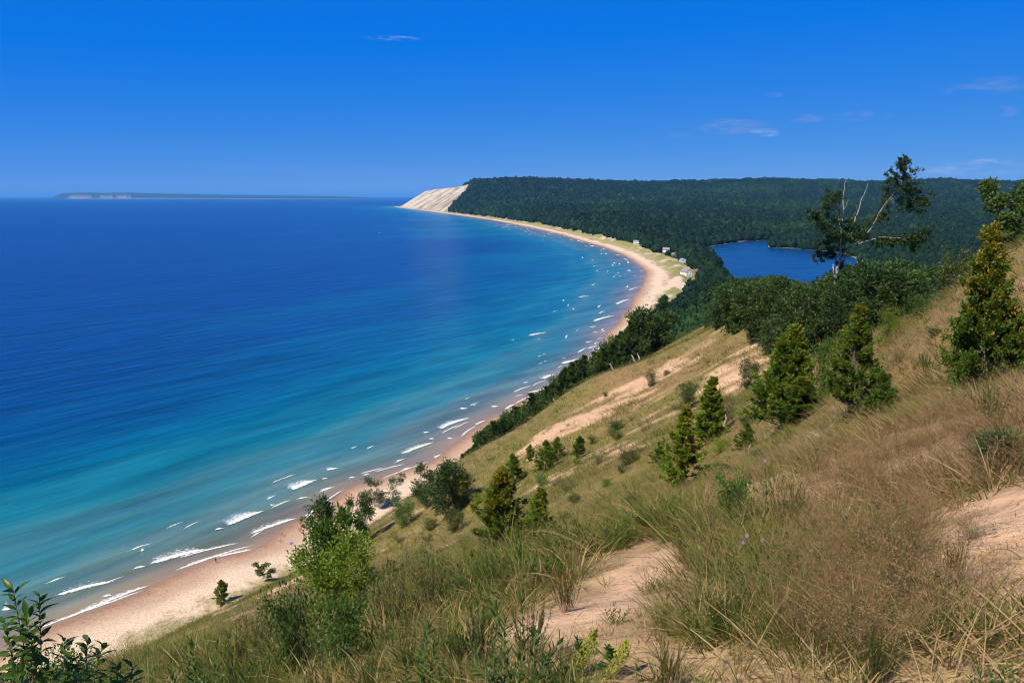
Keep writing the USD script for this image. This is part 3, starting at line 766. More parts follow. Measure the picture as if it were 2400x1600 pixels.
def wispy(seed, h=.7, r=.45, stems=60, heads=14, bit=.012, seed_n=None):
    """A cloud of hair-thin dry stems that end in tiny seed heads. Gives (stems, heads)."""
    rg = np.random.default_rng(seed)
    bs, ds, ls, hb, hd = [], [], [], [], []
    for _ in range(stems):
        a, q = rg.uniform(0, 2 * math.pi), rg.random() ** .6
        d = unit(np.array([math.cos(a) * q * r / h * 1.1, math.sin(a) * q * r / h * 1.1, 1.0]) + rg.normal(0, .12, 3))
        L = h * rg.uniform(.6, 1.1)
        root = np.array([math.cos(a) * q * r * .15, math.sin(a) * q * r * .15, -.02])
        bs.append(root); ds.append(d); ls.append(L)
        for _ in range(heads):
            s = rg.uniform(.45, 1.05)
            c = root + d * L * s
            e = c + rg.normal(0, .10 * h, 3) * s
            hb.append(e); hd.append(unit(e - c + rg.normal(0, .03, 3)))
            bs.append(c); ds.append(unit(e - c)); ls.append(np.linalg.norm(e - c))
    st = blades(np.array(bs), np.array(ds), np.array(ls), bit * .22, rg, .04, 2)
    k = rg.uniform(.6, 1.6, len(hb)) * bit
    return st, leaves(np.array(hb), np.array(hd), k * 1.6, k, rg, .1, .3)


# prototypes live in class prims; every copy is an Xform of its own that references one
def kind_of(name, parts):
    c = stage.CreateClassPrim('/World/' + name + '_kind')
    for pname, m, material in parts:
        if m is not None:
            usdkit.mesh(stage, f'{c.GetPath()}/{pname}', m, material)
    return c


def put(name, cls, loc, rotz, scale, label, cat, group=None):
    x = UsdGeom.Xform.Define(stage, path_of(name))
    x.AddTranslateOp().Set(Gf.Vec3d(*map(float, loc)))
    x.AddRotateZOp().Set(float(rotz))
    x.AddScaleOp().Set(Gf.Vec3f(*map(float, np.broadcast_to(scale, 3))))
    x.GetPrim().GetReferences().AddInternalReference(cls.GetPath())
    x.GetPrim().SetInstanceable(True)
    return tag(x, label, cat, group)


def scatter(name, protos, pos, which, rotz, scale, label, tilt=None, cat=None):
    """Uncountable small growth: one PointInstancer. protos: (mesh, material) pairs."""
    pi = UsdGeom.PointInstancer.Define(stage, path_of(name))
    targets = []
    for i, (m, material) in enumerate(protos):
        g = usdkit.mesh(stage, f'{pi.GetPath()}/source_{i:03d}' if i else f'{pi.GetPath()}/source', m, material)
        targets.append(g.GetPath())
    pi.CreatePrototypesRel().SetTargets(targets)
    n = len(pos)
    pi.CreatePositionsAttr(Vt.Vec3fArray.FromNumpy(np.asarray(pos, np.float32)))
    pi.CreateProtoIndicesAttr(Vt.IntArray.FromNumpy(np.asarray(which, np.int32)))
    half = np.radians(np.asarray(rotz)) / 2
    q = np.zeros((n, 4)); q[:, 0] = np.cos(half); q[:, 3] = np.sin(half)
    if tilt is not None:
        th = np.arccos(np.clip(tilt[:, 2], -1, 1)) / 2
        ax = unit(np.cross([[0, 0, 1.0]], tilt) + [[1e-9, 0, 0]])
        a = np.column_stack([np.cos(th), ax * np.sin(th)[:, None]])
        w0, v0, w1, v1 = a[:, :1], a[:, 1:], q[:, :1], q[:, 1:]
        q = np.column_stack([w0 * w1 - (v0 * v1).sum(1, keepdims=True), w0 * v1 + w1 * v0 + np.cross(v0, v1)])
    pi.CreateOrientationsAttr(Vt.QuathArray([Gf.Quath(*map(float, k)) for k in q]))
    sc = np.asarray(scale, np.float32)
    pi.CreateScalesAttr(Vt.Vec3fArray.FromNumpy(np.ascontiguousarray(np.repeat(sc[:, None], 3, 1) if sc.ndim == 1 else sc)))
    return tag(pi, label, cat, kind='stuff')


def sow(name, protos, pos, which, rotz, scale, label, tilt, names, cat='grass'):
    """The same growth as real geometry: one mesh for each material."""
    pos, scale = np.asarray(pos, float), np.asarray(scale, float)
    by = {}
    c, s = np.cos(np.radians(rotz)), np.sin(np.radians(rotz))
    zt = tilt
    xt = unit(np.cross([[0, 1.0, 0]], zt)); yt = np.cross(zt, xt)
    for k, ((v, f), material) in enumerate(protos):
        i = np.flatnonzero(which == k)
        if not len(i):
            continue
        vx = v[None, :, 0] * c[i, None] - v[None, :, 1] * s[i, None]
        vy = v[None, :, 0] * s[i, None] + v[None, :, 1] * c[i, None]
        p = (vx[..., None] * xt[i, None] + vy[..., None] * yt[i, None] + np.broadcast_to(v[None, :, 2, None], vx.shape + (1,)) * zt[i, None]) * scale[i, None, None] + pos[i, None]
        ff = f[None] + (np.arange(len(i)) * len(v))[:, None, None]
        by.setdefault(str(material.GetPath()), (material, []))[1].append((p.reshape(-1, 3), ff.reshape(-1, 3)))
    for key, (material, parts) in by.items():
        nm, lb = names[key.rsplit('/', 1)[1]]
        tag(obj(nm, join(parts), material), lb + ' ' + label, cat, kind='stuff')


def seen(x, y, z, margin):
    """Whether a point at height z is not hidden by the ground between it and the viewpoint (margin in metres)."""
    out = np.ones(len(x), bool)
    r = np.hypot(x, y)
    for f in np.concatenate([np.linspace(.04, .97, 44)]):
        ground = height(x * f, y * f)
        ray = EYE + (z - EYE) * f
        out &= ground - margin * (.4 + .6 * f) < ray
    return out


def in_frame(x, y, z, pad=120):
    px, py, d = project(np.column_stack([x, y, z]))
    return (d > .2) & (px > -pad) & (px < 2400 + pad) & (py > -pad - 300) & (py < 1600 + pad * 2.2)


def willowy(seed, h=.9, r=.55, stems=34, per=44, L=.062, W=.013, lean=.55):
    """Many upright shoots set with narrow leaves."""
    rg = np.random.default_rng(seed)
    wood, B, D = [], [], []
    for _ in range(stems):
        a, q = rg.uniform(0, 6.283), rg.random() ** .6
        d = np.array([math.cos(a) * q * r / h * .9, math.sin(a) * q * r / h * .9, 1.0])
        p = wander(rg, [math.cos(a) * q * r * .25, math.sin(a) * q * r * .25, -.05], d, h * rg.uniform(.55, 1.05), 6, .10, .04)
        wood.append((p, np.linspace(.006, .002, 6)))
        f = rg.uniform(.25, 1.0, per) ** .7 * 5
        c = np.stack([np.interp(f, range(6), p[:, i]) for i in range(3)], -1)
        ax = unit(p[-1] - p[0])
        an = np.arange(per) * 2.4 + rg.normal(0, .3, per)
        e1 = unit(np.cross(ax, [.3, .9, .1])); e2 = np.cross(ax, e1)
        B.append(c); D.append((e1 * np.cos(an)[:, None] + e2 * np.sin(an)[:, None]) * lean + ax * .7 + rg.normal(0, .14, (per, 3)))
    B, D = np.vstack(B), np.vstack(D)
    return tubes(wood, 4), leaves(B, D, L * rg.uniform(.6, 1.25, len(B)), W, rg, .5, .3, .06)
# ------------------------------------------------------------------ where the buildings of the village stand (the wood leaves them room)
HOUSES = [  # px, py, depth, width, length, wall height, roof height, turn, walls, roof, label
    (1607, 668, 1085, 9, 15, 6.5, 3.5, 20, 'white', 'grey', 'large white building beside the sandy car park'),
    (1561, 600, 1500, 9, 12, 6.0, 3.5, 75, 'white', 'grey', 'grey roofed white house behind the beach grass'),
    (1580, 611, 1420, 8, 10, 3.2, 2.2, 15, 'brown', 'grey', 'small low brown house right of the grey roofed white house'),
    (1640, 578, 1840, 6, 7, 5.5, 2.0, 40, 'tan', 'brown', 'narrow tan boathouse at the small lake'),
    (1425, 535, 2480, 9, 15, 4.5, 3.0, 70, 'white', 'grey', 'white house alone on the wooded slope above the sand scar'),
    (1492, 577, 1750, 8, 14, 4.5, 2.5, 80, 'white', 'blue', 'long white house with a blue grey roof at the edge of the wood'),
    (1472, 562, 1980, 7, 9, 4.5, 2.5, 20, 'white', 'grey', 'small pale house half hidden in trees left of the long white house'),
    (1508, 583, 1690, 7, 9, 4.0, 2.5, 50, 'tan', 'brown', 'small tan house right of the long white house'),
    (1535, 590, 1590, 8, 10, 4.5, 2.6, 30, 'white', 'brown', 'white cottage between the long white house and the grey roofed one'),
    (1556, 580, 1720, 7, 10, 4.0, 2.5, 65, 'tan', 'grey', 'tan cottage set back in the trees of the village'),
    (1600, 628, 1290, 8, 11, 4.5, 2.8, 15, 'white', 'blue', 'white cottage with a blue grey roof behind the beach grass'),
    (1632, 655, 1130, 7, 9, 4.0, 2.4, 70, 'brown', 'brown', 'brown cottage in the trees right of the large white building'),
    (1894, 583, 1720, 9, 14, 4.0, 3.0, 85, 'white', 'grey', 'white lakeside house on the wooded point'),
    (1926, 584, 1700, 8, 10, 4.0, 2.5, 60, 'white', 'brown', 'small white lakeside house right of the one on the wooded point')]
house_xy = []
for h in HOUSES:
    q = pixdir(h[0], h[1]) * h[2]
    house_xy.append(q[:2])
clear = shapely.union_all([shapely.LineString([p + unit(p) * 4, p - unit(p) * 34]).buffer(9.5) for i, p in enumerate(house_xy)])
shapely.prepare(clear)
# ------------------------------------------------------------------ far woods: crowns standing one by one on the hills
def crown(seed, n=44, sub=1):
    rg = np.random.default_rng(seed)
    m = trimesh.creation.icosphere(sub, 1.0)
    v = np.array(m.vertices)
    k = .78 + .55 * meshkit.noise(v * 2.2 + seed * 3.7) ** 1.2
    v = v * k[:, None] * [1, 1, .95] + [0, 0, .75]
    v[:, 2] = np.maximum(v[:, 2], -.2)
    b = unit(rg.normal(0, 1, (n, 3)) + [0, 0, .35]) * .86
    lv = leaves(b + [0, 0, .75], unit(b) + rg.normal(0, .7, (n, 3)), rg.uniform(.30, .55, n), rg.uniform(.30, .5, n), rg, .2, .2)
    return join([(v, np.array(m.faces)), lv])


rg = np.random.default_rng(101)
cand = []
for r0, r1, step in ((450, 700, 6.5), (700, 1400, 8.0), (1400, 2400, 10.5), (2400, 4200, 14.0), (4200, 7600, 18.5)):
    az0, az1 = math.radians(-8.5), math.radians(38)
    n = int((az1 - az0) / 2 * (r1 ** 2 - r0 ** 2) / step ** 2)
    r, a = np.sqrt(rg.uniform(r0 ** 2, r1 ** 2, n)), rg.uniform(az0, az1, n)
    cand.append(np.column_stack([np.sin(a) * r, np.cos(a) * r, np.full(n, step)]))
cand = np.vstack(cand)
cz = height(cand[:, 0], cand[:, 1])
cs = shore_dist(cand[:, 0], cand[:, 1])
ok = is_forest(cand[:, 0], cand[:, 1], cs, cz) & ((np.hypot(cand[:, 0], cand[:, 1]) > 690) | (cs > 46)) & in_frame(cand[:, 0], cand[:, 1], cz, 90)
# now and then a clearing on the foredune where sand shows between the trees
ok &= ~((fbm(cand[:, 0], cand[:, 1], 75, 3, 71) > .16) & (cs < 150) & (np.hypot(cand[:, 0], cand[:, 1]) > 1300) & (cs < 55 + grass_width(cand[:, 0], cand[:, 1]) + 70))
ok &= ~shapely.contains_xy(clear, cand[:, 0], cand[:, 1])
cand, cz, cs = cand[ok], cz[ok], cs[ok]
sz = cand[:, 2] * rg.uniform(.42, 1.0, len(cand)) * (1 + .8 * fbm(cand[:, 0], cand[:, 1], 120, 3, 72))
ok = seen(cand[:, 0], cand[:, 1], cz + sz * 1.7, 10)
cand, cz, sz, cs = cand[ok], cz[ok], sz[ok], cs[ok]
print('far crowns', len(cand))
crowns = [crown(900 + k) for k in range(6)]
tall = np.column_stack([sz, sz, sz * rg.uniform(.9, 1.55, len(sz))])
L_FARGREEN = leaf_mat('canopy_light', [(0, (.014, .038, .010)), (.5, (.026, .060, .014)), (1, (.046, .088, .020))], .12, .8, .1)
patch = fbm(cand[:, 0], cand[:, 1], 140, 3, 73) * .7 + fbm(cand[:, 0], cand[:, 1], 800, 3, 74) * 1.1 + rg.normal(0, .10, len(cand))
which = rg.integers(0, 4, len(cand)); which = np.where(patch > .12, rg.integers(4, 6, len(cand)), which)
scatter('forest', [(c, L_FARWOOD) for c in crowns[:4]] + [(c, L_FARGREEN) for c in crowns[4:]], np.column_stack([cand[:, :2], cz - .15 * sz]), which, rg.uniform(0, 360, len(cand)), tall, 'dark green forest over the far hills and behind the beach', cat='forest')

# ------------------------------------------------------------------ grass of the bluff
rg = np.random.default_rng(202)


def spread_points(n, r0, r1, a0, a1, bias=1.0):
    """Points dense close by and thinner further off."""
    r = np.exp(math.log(r0) + (math.log(r1) - math.log(r0)) * rg.random(n) ** bias)
    a = np.radians(rg.uniform(a0, a1, n))
    return np.sin(a) * r, np.cos(a) * r


def normal_at(x, y):
    e = .25
    dx, dy = (height(x + e, y) - height(x - e, y)) / (2 * e), (height(x, y + e) - height(x, y - e)) / (2 * e)
    return unit(np.column_stack([-dx, -dy, np.ones(len(x))]))


thin = poly([(1120, 1600), (1150, 1470), (1300, 1400), (1480, 1270), (1640, 1270), (1620, 1420), (1500, 1600)])
shapely.prepare(thin)


def grass_field(name, n, r0, r1, a0, a1, protos, weights, size, label, keep=1.0, smax_=.55):
    x, y = spread_points(n, r0, r1, a0, a1)
    z = height(x, y)
    s = shore_dist(x, y)
    ok = in_frame(x, y, z, 60) & (s > 31)
    x, y, z, s = x[ok], y[ok], z[ok], s[ok]
    sd = sandness(x, y)
    si, t = inland(x, y)
    ok = (rg.random(len(x)) > np.clip(sd * np.where(np.hypot(x, y) > 55, .90, 1.05), 0, .985)) & (~shapely.contains_xy(thin, x, y) | (rg.random(len(x)) < .38)) & ((np.hypot(x, y) > 7.5) | (rg.random(len(x)) < .6)) & seen(x, y, z + .5, .9)
    if r1 < 20:                                                 # close by the grass stands in clumps with litter and sand between
        ok &= (fbm(x, y, .75, 2, 83) + fbm(x, y, 3.5, 2, 84) * .5 > -.05) | (rg.random(len(x)) < .14)
    x, y, z, si, t = x[ok], y[ok], z[ok], si[ok], t[ok]
    r = np.hypot(x, y)
    px = project(np.column_stack([x, y, z]))[0]
    # what grows where: green towards the lake, rusty on the upper slope to the right, in drifts
    drift = fbm(x, y, 9, 3, 81) * 1.6 + fbm(x, y, 2.3, 2, 82) * .8 + rg.normal(0, .16, len(x))
    upper = smoothstep(-16, 4, si) * np.where(r < 17, .12, .18) - .12 - .16 * smoothstep(1750, 1250, px) * smoothstep(18, 9, r)
    cls = np.select([drift + upper > .13, drift + upper > -.10, drift + upper > -.27], [3, 2, 1], 0)
    cls = np.where(rg.random(len(x)) < .30, rg.integers(0, 4, len(x)), cls)
    w = [np.flatnonzero(np.array(weights) == k) for k in range(4)]
    which = np.array([w[c][int(q * len(w[c]))] for c, q in zip(cls, rg.random(len(x)))])
    sc = size(r) * rg.uniform(.5, 1.6, len(x)) * (1 + 1.1 * np.clip(fbm(x, y, 4.5, 3, 85), -.35, .5)) * np.where(shapely.contains_xy(thin, x, y), .6, 1)
    tl = unit(normal_at(x, y) * .35 + [0, 0, 1.0] + rg.normal(0, .1, (len(x), 3)))
    print(name, len(x))
    sow(name, protos, np.column_stack([x, y, z]), which, rg.uniform(0, 360, len(x)), sc, label, tl, GRASSES)


GRASSES = {'grass_blade': ('green_grass', 'green grass'), 'straw': ('straw_grass', 'bleached straw'), 'rusty_grass': ('rusty_grass', 'rust brown dry grass'), 'marram_blade': ('marram_grass', 'yellow green marram grass'),
           'wispy_seed': ('seed_head_grass', 'pinkish seed heads of dry grass'), 'green_leaf': ('fresh_grass', 'fresh green herbs'), 'olive_leaf': ('olive_grass', 'olive green herbs'), 'dark_leaf': ('dark_herbs', 'dark green herbs')}
fine = [(tuft(1, 20, .34, .0095, .10, .65, .6), L_GRASS), (tuft(2, 16, .44, .0085, .08, .5, .5), L_GRASS), (tuft(3, 20, .32, .009, .10, .65, .7), L_STRAW), (tuft(4, 18, .36, .0085, .09, .55, .5), L_MARRAM),
        (tuft(5, 20, .30, .008, .12, .65, .5), L_RUST), (tuft(6, 16, .38, .0085, .09, .55, .6), L_STRAW), (join(wispy(7, .45, .30, 10, 14, .0065)), L_WISP), (tuft(8, 22, .36, .007, .12, .65, .3), L_RUST), (willowy(9, .27, .14, 7, 16, .040, .010)[1], L_GREEN), (willowy(10, .24, .14, 7, 16, .036, .010)[1], L_OLIVE)]
grass_field('bluff_grass', 19000, 2.4, 16, -40, 42, fine + fine[:4] + fine[1:4], [0, 0, 1, 1, 2, 2, 3, 3, 0, 1, 0, 0, 1, 1, 0, 1, 1], lambda r: .50 + .36 * smoothstep(3, 8, r) + .006 * r, 'on the near slope of the bluff')
mid = [(tuft(11, 9, .46, .019, .38, .6, .5, 1), L_GRASS), (tuft(12, 9, .38, .019, .42, .6, .5, 1), L_GREEN), (tuft(13, 9, .42, .017, .42, .6, .6, 1), L_MARRAM), (tuft(14, 9, .36, .016, .42, .7, .5, 1), L_STRAW),
       (tuft(15, 10, .38, .016, .42, .7, .4, 1), L_RUST), (tuft(16, 9, .40, .018, .42, .6, .5, 1), L_OLIVE), (tuft(17, 10, .36, .015, .42, .7, .3, 1), L_RUST), (tuft(18, 10, .40, .015, .42, .7, .3, 1), L_STRAW)]
grass_field('slope_grass', 74000, 12, 70, -40, 42, mid + [(tuft(19, 10, .34, .022, .36, .7, .4, 1), L_DARK)], [0, 2, 1, 1, 2, 1, 3, 3, 1], lambda r: .62 + .008 * r, 'in tufts further down the slope')
clump = [(tuft(26, 16, .75, .03, .40, .55, .5, 1), L_GRASS), (tuft(27, 18, .62, .034, .45, .7, .4, 1), L_OLIVE), (tuft(28, 18, .58, .03, .45, .7, .4, 1), L_DARK), (tuft(29, 16, .66, .028, .40, .6, .5, 1), L_RUST), (tuft(30, 16, .6, .028, .40, .6, .5, 1), L_STRAW)]
grass_field('slope_clumps', 5200, 17, 190, -40, 42, clump, [0, 1, 2, 3, 1], lambda r: .75 + .0045 * r, 'standing in bigger clumps on the slope')
coarse = [(tuft(21, 8, .7, .07, .8, .6, .4, 1), L_GRASS), (tuft(22, 8, .6, .07, .8, .6, .4, 1), L_OLIVE), (tuft(23, 8, .6, .06, .8, .6, .5, 1), L_MARRAM), (tuft(24, 8, .55, .06, .8, .6, .5, 1), L_RUST)]
grass_field('distant_slope_grass', 46000, 62, 330, -40, 30, coarse, [0, 1, 2, 3], lambda r: .42 + .0034 * r, 'on the distant face of the bluff')
# beach grass on the foredune
x, y = spread_points(60000, 150, 1500, -40, 20)
s = shore_dist(x, y); z = height(x, y)
gwid = grass_width(x, y)
ok = (s > 19) & (s < 42 + np.maximum(gwid, 4)) & in_frame(x, y, z, 40) & ~shapely.contains_xy(fx, x, y) & (fbm(x, y, 5, 4, 54) * .9 + fbm(x, y, 30, 4, 51) * .4 + (s - 28) / 40 > -.08)
x, y, z = x[ok], y[ok], z[ok]
ok = seen(x, y, z + .5, 1.5); x, y, z = x[ok], y[ok], z[ok]
print('marram', len(x))
sow('beach_grass', [(tuft(31, 12, .8, .08, .5, .6, .4, 1), L_MARRAM), (tuft(32, 12, .8, .08, .6, .6, .4, 1), L_GRASS)], np.column_stack([x, y, z]), rg.integers(0, 2, len(x)), rg.uniform(0, 360, len(x)), .55 + .0009 * np.hypot(x, y), 'on the low dune behind the sand', np.tile([0, 0, 1.0], (len(x), 1)),
    {'marram_blade': ('beach_grass', 'pale green beach grass'), 'grass_blade': ('beach_grass', 'mixed green beach grass')})
# ------------------------------------------------------------------ trees and shrubs, one by one
rg = np.random.default_rng(303)


def spot(px, py, D=None):
    """Ground point for a plant whose foot is seen at a pixel; with D, the ground under the line of sight at that depth."""
    if D is None:
        p, D = hit(px, py)
        return p, D
    q = pixdir(px, py) * D
    return np.array([q[0], q[1], float(height(q[0], q[1]))]), D


def tall_enough(p, D, py_top, px):
    """Height of a plant at p whose top is seen at row py_top."""
    return EYE + pixdir(px, py_top)[2] * D - p[2]


def stand(px, py_top, H, nearest=2.6):
    """The nearest ground on which a plant H metres tall has its top at a pixel."""
    D = np.exp(np.arange(math.log(nearest), math.log(90), .01))
    q = pixdir(px, py_top) * D[:, None]
    g_ = height(q[:, 0], q[:, 1]) + H
    k = int(np.argmax(g_ >= EYE + q[:, 2]))
    return np.array([q[k, 0], q[k, 1], float(height(q[k, 0], q[k, 1]))]), D[k]


CEDARS = {
    'big': cedar(11, 4.0, 1.0, 210, 15, 17, .078, .44, .35, .03), 'open': cedar(12, 4.0, .85, 150, 12, 15, .080, .30, .45, .12), 'wide': cedar(13, 4.0, 1.05, 200, 14, 15, .086, .22, .3, .02),
    'gold': cedar(14, 4.0, 1.05, 170, 13, 14, .095, .56, .45, .06), 'slim': cedar(15, 4.0, .75, 150, 12, 13, .095, .22, .3, .02), 'young': cedar(16, 3.0, .8, 100, 10, 9, .115, 0.0, .35, .02), 'lean': cedar(17, 4.0, .80, 150, 12, 13, .10, .50, .35, .03),
    'dark': cedar(18, 9.0, 1.9, 110, 9, 8, .36, 0.0, .4, .08)}
CK = {k: kind_of('cedar_' + k, [('trunk', t, BARK), ('crown', c, L_DARK if k == 'dark' else L_CEDAR), ('golden_foliage', g, L_GOLD)]) for k, (t, c, g) in CEDARS.items()}
CH = {'young': 3.0, 'dark': 9.0}


def cedar_at(kind, px, py, py_top, width, label, D=None, group=None, name='cedar_tree', cat='cedar'):
    p, D = spot(px, py, D)
    h = tall_enough(p, D, py_top, px) * 1.02
    w = width * D / FPX
    base = {'big': 2.1, 'open': 1.8, 'wide': 2.2, 'gold': 2.2, 'slim': 1.6, 'young': 1.7, 'lean': 1.7, 'dark': 4.0}[kind]
    k = h / CH.get(kind, 4.0)
    return put(name, CK[kind], p, rg.uniform(0, 360), (w / base, w / base, k), label, cat, group)


cedar_at('big', 2300, 948, 552, 165, 'tallest golden tipped cedar standing on the upper slope at the right')
cedar_at('young', 2270, 940, 860, 110, 'low cedar bush crowding the foot of the tallest golden tipped cedar')
cedar_at('open', 1988, 990, 725, 118, 'open cedar with a bare lower trunk left of the tallest cedar')
cedar_at('wide', 1832, 1010, 772, 165, 'broad dense cedar cone in front of the sand scarp below the woods')
cedar_at('wide', 1880, 985, 880, 120, 'low green cedar filling the right side of the broad cedar cone')
cedar_at('lean', 1602, 1150, 952, 92, 'olive gold cedar leaning in the middle of the slope')
cedar_at('slim', 1657, 1040, 885, 85, 'dark green cedar just behind the olive gold cedar')
cedar_at('gold', 1178, 1305, 1095, 122, 'cedar with bright orange gold sprays in the lower middle of the slope')
cedar_at('slim', 1264, 1295, 1136, 84, 'narrow green cedar standing right beside the orange gold cedar')
cedar_at('young', 2058, 1020, 875, 72, 'small plain green cedar right of the open bare trunked cedar')
cedar_at('young', 1280, 1105, 1032, 48, 'young cedar below the long sand streak, left one of a loose row')
cedar_at('young', 1204, 1135, 1064, 56, 'bushy young cedar behind the orange gold cedar')
cedar_at('young', 1243, 1080, 1042, 24, 'tiny cedar at the lower end of the long sand streak')
cedar_at('young', 1356, 1075, 1022, 38, 'thin young cedar at the right end of the loose row below the sand streak')
cedar_at('young', 1306, 1080, 1025, 34, 'young cedar in the middle of the loose row below the sand streak')
cedar_at('young', 520, 1413, 1357, 36, 'lone dark little conifer at the edge of the beach')
cedar_at('young', 1545, 1090, 1035, 36, 'small green cedar left of the leaning olive gold cedar')
cedar_at('young', 1748, 1060, 990, 46, 'bright little cedar bush at the left foot of the broad cedar')

# leafy trees and shrubs: prototypes at their real size
P = {
    'lime': broadleaf(41, 2.6, 1.15, 8, 330, 30, .095, .08, 5, .03, .9, .34), 'dark': broadleaf(42, 4.5, 1.5, 9, 140, 30, .19, .15, 3, .05, .9, .38), 'poplar': broadleaf(43, 5.0, 1.25, 10, 110, 26, .20, .12, 2, .05, .7, .40),
    'sumac': broadleaf(44, 2.4, .9, 6, 90, 26, .17, .3, 3, .03, 1.0, .40, .4), 'shrub': broadleaf(45, 1.6, .9, 7, 140, 26, .085, .05, 6, .016, 1.0, .38), 'sparse': broadleaf(46, 1.5, .9, 8, 64, 24, .065, .1, 7, .014, 1.0, .38),
    'sapling': broadleaf(47, 5.0, 1.0, 9, 60, 24, .22, .25, 2, .04, .6, .38), 'wood_a': broadleaf(48, 8.0, 3.0, 11, 150, 26, .42, .12, 1, .14), 'wood_b': broadleaf(49, 8.0, 2.6, 11, 130, 26, .42, .1, 2, .12), 'wood_c': broadleaf(50, 7.0, 3.1, 12, 150, 26, .40, .06, 3, .10),
    'wood_d': broadleaf(51, 9.0, 2.5, 12, 130, 26, .42, .12, 1, .14, .6), 'hill_tree': broadleaf(58, 5.0, 1.0, 20, 190, 30, .19, .05, 2, .06, .6, .42)}
HB = {'lime': 2.6, 'dark': 4.5, 'poplar': 5, 'sumac': 2.4, 'shrub': 1.6, 'sparse': 1.5, 'sapling': 5, 'wood_a': 8, 'wood_b': 8, 'wood_c': 7, 'wood_d': 9, 'hill_tree': 5}
WB = {'lime': 2.6, 'dark': 3.2, 'poplar': 2.6, 'sumac': 2.0, 'shrub': 2.0, 'sparse': 2.0, 'sapling': 2.0, 'hill_tree': 2.3}
made_kinds = {}


def leafy_kind(shape, leaf, bark):
    key = (shape, str(leaf.GetPath()), str(bark.GetPath()))
    if key not in made_kinds:
        w, f = P[shape]
        made_kinds[key] = kind_of(f'{shape}_{len(made_kinds)}', [('trunk' if shape.startswith(('wood', 'hill', 'sapl', 'popl')) else 'stems', w, bark), ('crown' if shape.startswith(('wood', 'hill', 'sapl', 'popl')) else 'foliage', f, leaf)])
    return made_kinds[key]


def leafy_at(shape, leaf, px, py, py_top, width, label, D=None, bark=BARK, name='leafy_shrub', cat='shrub', group=None):
    p, D = spot(px, py, D)
    h = tall_enough(p, D, py_top, px)
    w = max(width * D / FPX / WB[shape], .5 * h / HB[shape])
    return put(name, leafy_kind(shape, leaf, bark), p, rg.uniform(0, 360), (w, w, h / HB[shape] * 1.05), label, cat, group)


leafy_at('lime', L_LIME, 800, 1458, 1262, 190, 'big yellow green bush in the lower left of the slope')
leafy_at('sumac', L_GREEN, 812, 1330, 1180, 110, 'broad leaved bright green bush behind the big yellow green bush', D=22, name='sumac_bush')
leafy_at('dark', L_DARK, 757, 1312, 1148, 105, 'dark ragged birch with a pale forked stem rising over the beach', bark=PALEBARK, name='birch_tree', cat='birch')
leafy_at('dark', L_DARK, 862, 1268, 1142, 62, 'dark green leafy tree right of the ragged birch', name='leafy_tree', cat='tree')
leafy_at('poplar', L_GREY, 912, 1188, 1105, 60, 'grey green young poplar against the wet sand', bark=PALEBARK, name='poplar_tree', cat='poplar')
leafy_at('dark', L_DARK, 1050, 1215, 1072, 105, 'large dark leafy tree in the clump where the beach meets the slope', name='leafy_tree', cat='tree')
leafy_at('poplar', L_DARK, 998, 1190, 1084, 60, 'slender dark tree at the left of the clump by the beach', name='leafy_tree', cat='tree')
leafy_at('dark', L_OLIVE, 1085, 1190, 1098, 70, 'olive leafy tree at the right of the clump by the beach', name='leafy_tree', cat='tree')
leafy_at('shrub', L_GREEN, 946, 1236, 1175, 66, 'round green shrub below the clump of trees by the beach')
leafy_at('shrub', L_OLIVE, 1070, 1245, 1190, 60, 'low olive shrub under the clump of trees by the beach')
leafy_at('sapling', L_GREEN, 640, 1356, 1284, 34, 'thin sapling with two stems standing over the open beach', name='sapling', cat='sapling')
leafy_at('shrub', L_LIME, 1010, 1428, 1285, 120, 'yellowing shrub left of the orange gold cedar', D=19)
leafy_at('sparse', L_OLIVE, 905, 1450, 1330, 130, 'thin grey brown twiggy shrub right of the big yellow green bush', D=17)
leafy_at('shrub', L_OLIVE, 1100, 1420, 1310, 110, 'dull olive shrub below the orange gold cedar', D=19)
leafy_at('shrub', L_DARK, 1610, 960, 896, 62, 'dark round shrub behind the dark green cedar on the slope')
leafy_at('shrub', L_OLIVE, 1529, 905, 868, 34, 'single round shrub on the bare sand streak')
leafy_at('sparse', L_OLIVE, 1705, 990, 915, 66, 'thin olive shrub with a bleached dead stick right of the dark green cedar')
leafy_at('shrub', L_LIME, 2075, 815, 722, 56, 'fresh yellow green shrub at the edge of the woods')
leafy_at('shrub', L_DARK, 1806, 826, 742, 112, 'dark spreading shrub on top of the sand scarp')
leafy_at('shrub', L_DARK, 1757, 908, 842, 60, 'dark shrub at the right side of the sand scarp')
leafy_at('shrub', L_GREEN, 1930, 930, 790, 80, 'leafy green shrub behind the open bare trunked cedar')
leafy_at('shrub', L_GREEN, 1440, 1010, 985, 60, 'low green patch of shrub under the sand streak', D=100)
leafy_at('hill_tree', L_DARK, 2372, 590, 384, 96, 'tall leafy tree standing on the hill top at the right edge', D=34, name='leafy_tree', cat='tree')
leafy_at('shrub', L_OLIVE, 2230, 720, 600, 110, 'olive tree crown behind the tallest golden tipped cedar', D=42)
leafy_at('shrub', L_GREEN, 2150, 770, 690, 90, 'mid green shrub at the woods edge left of the tallest cedar', D=50)
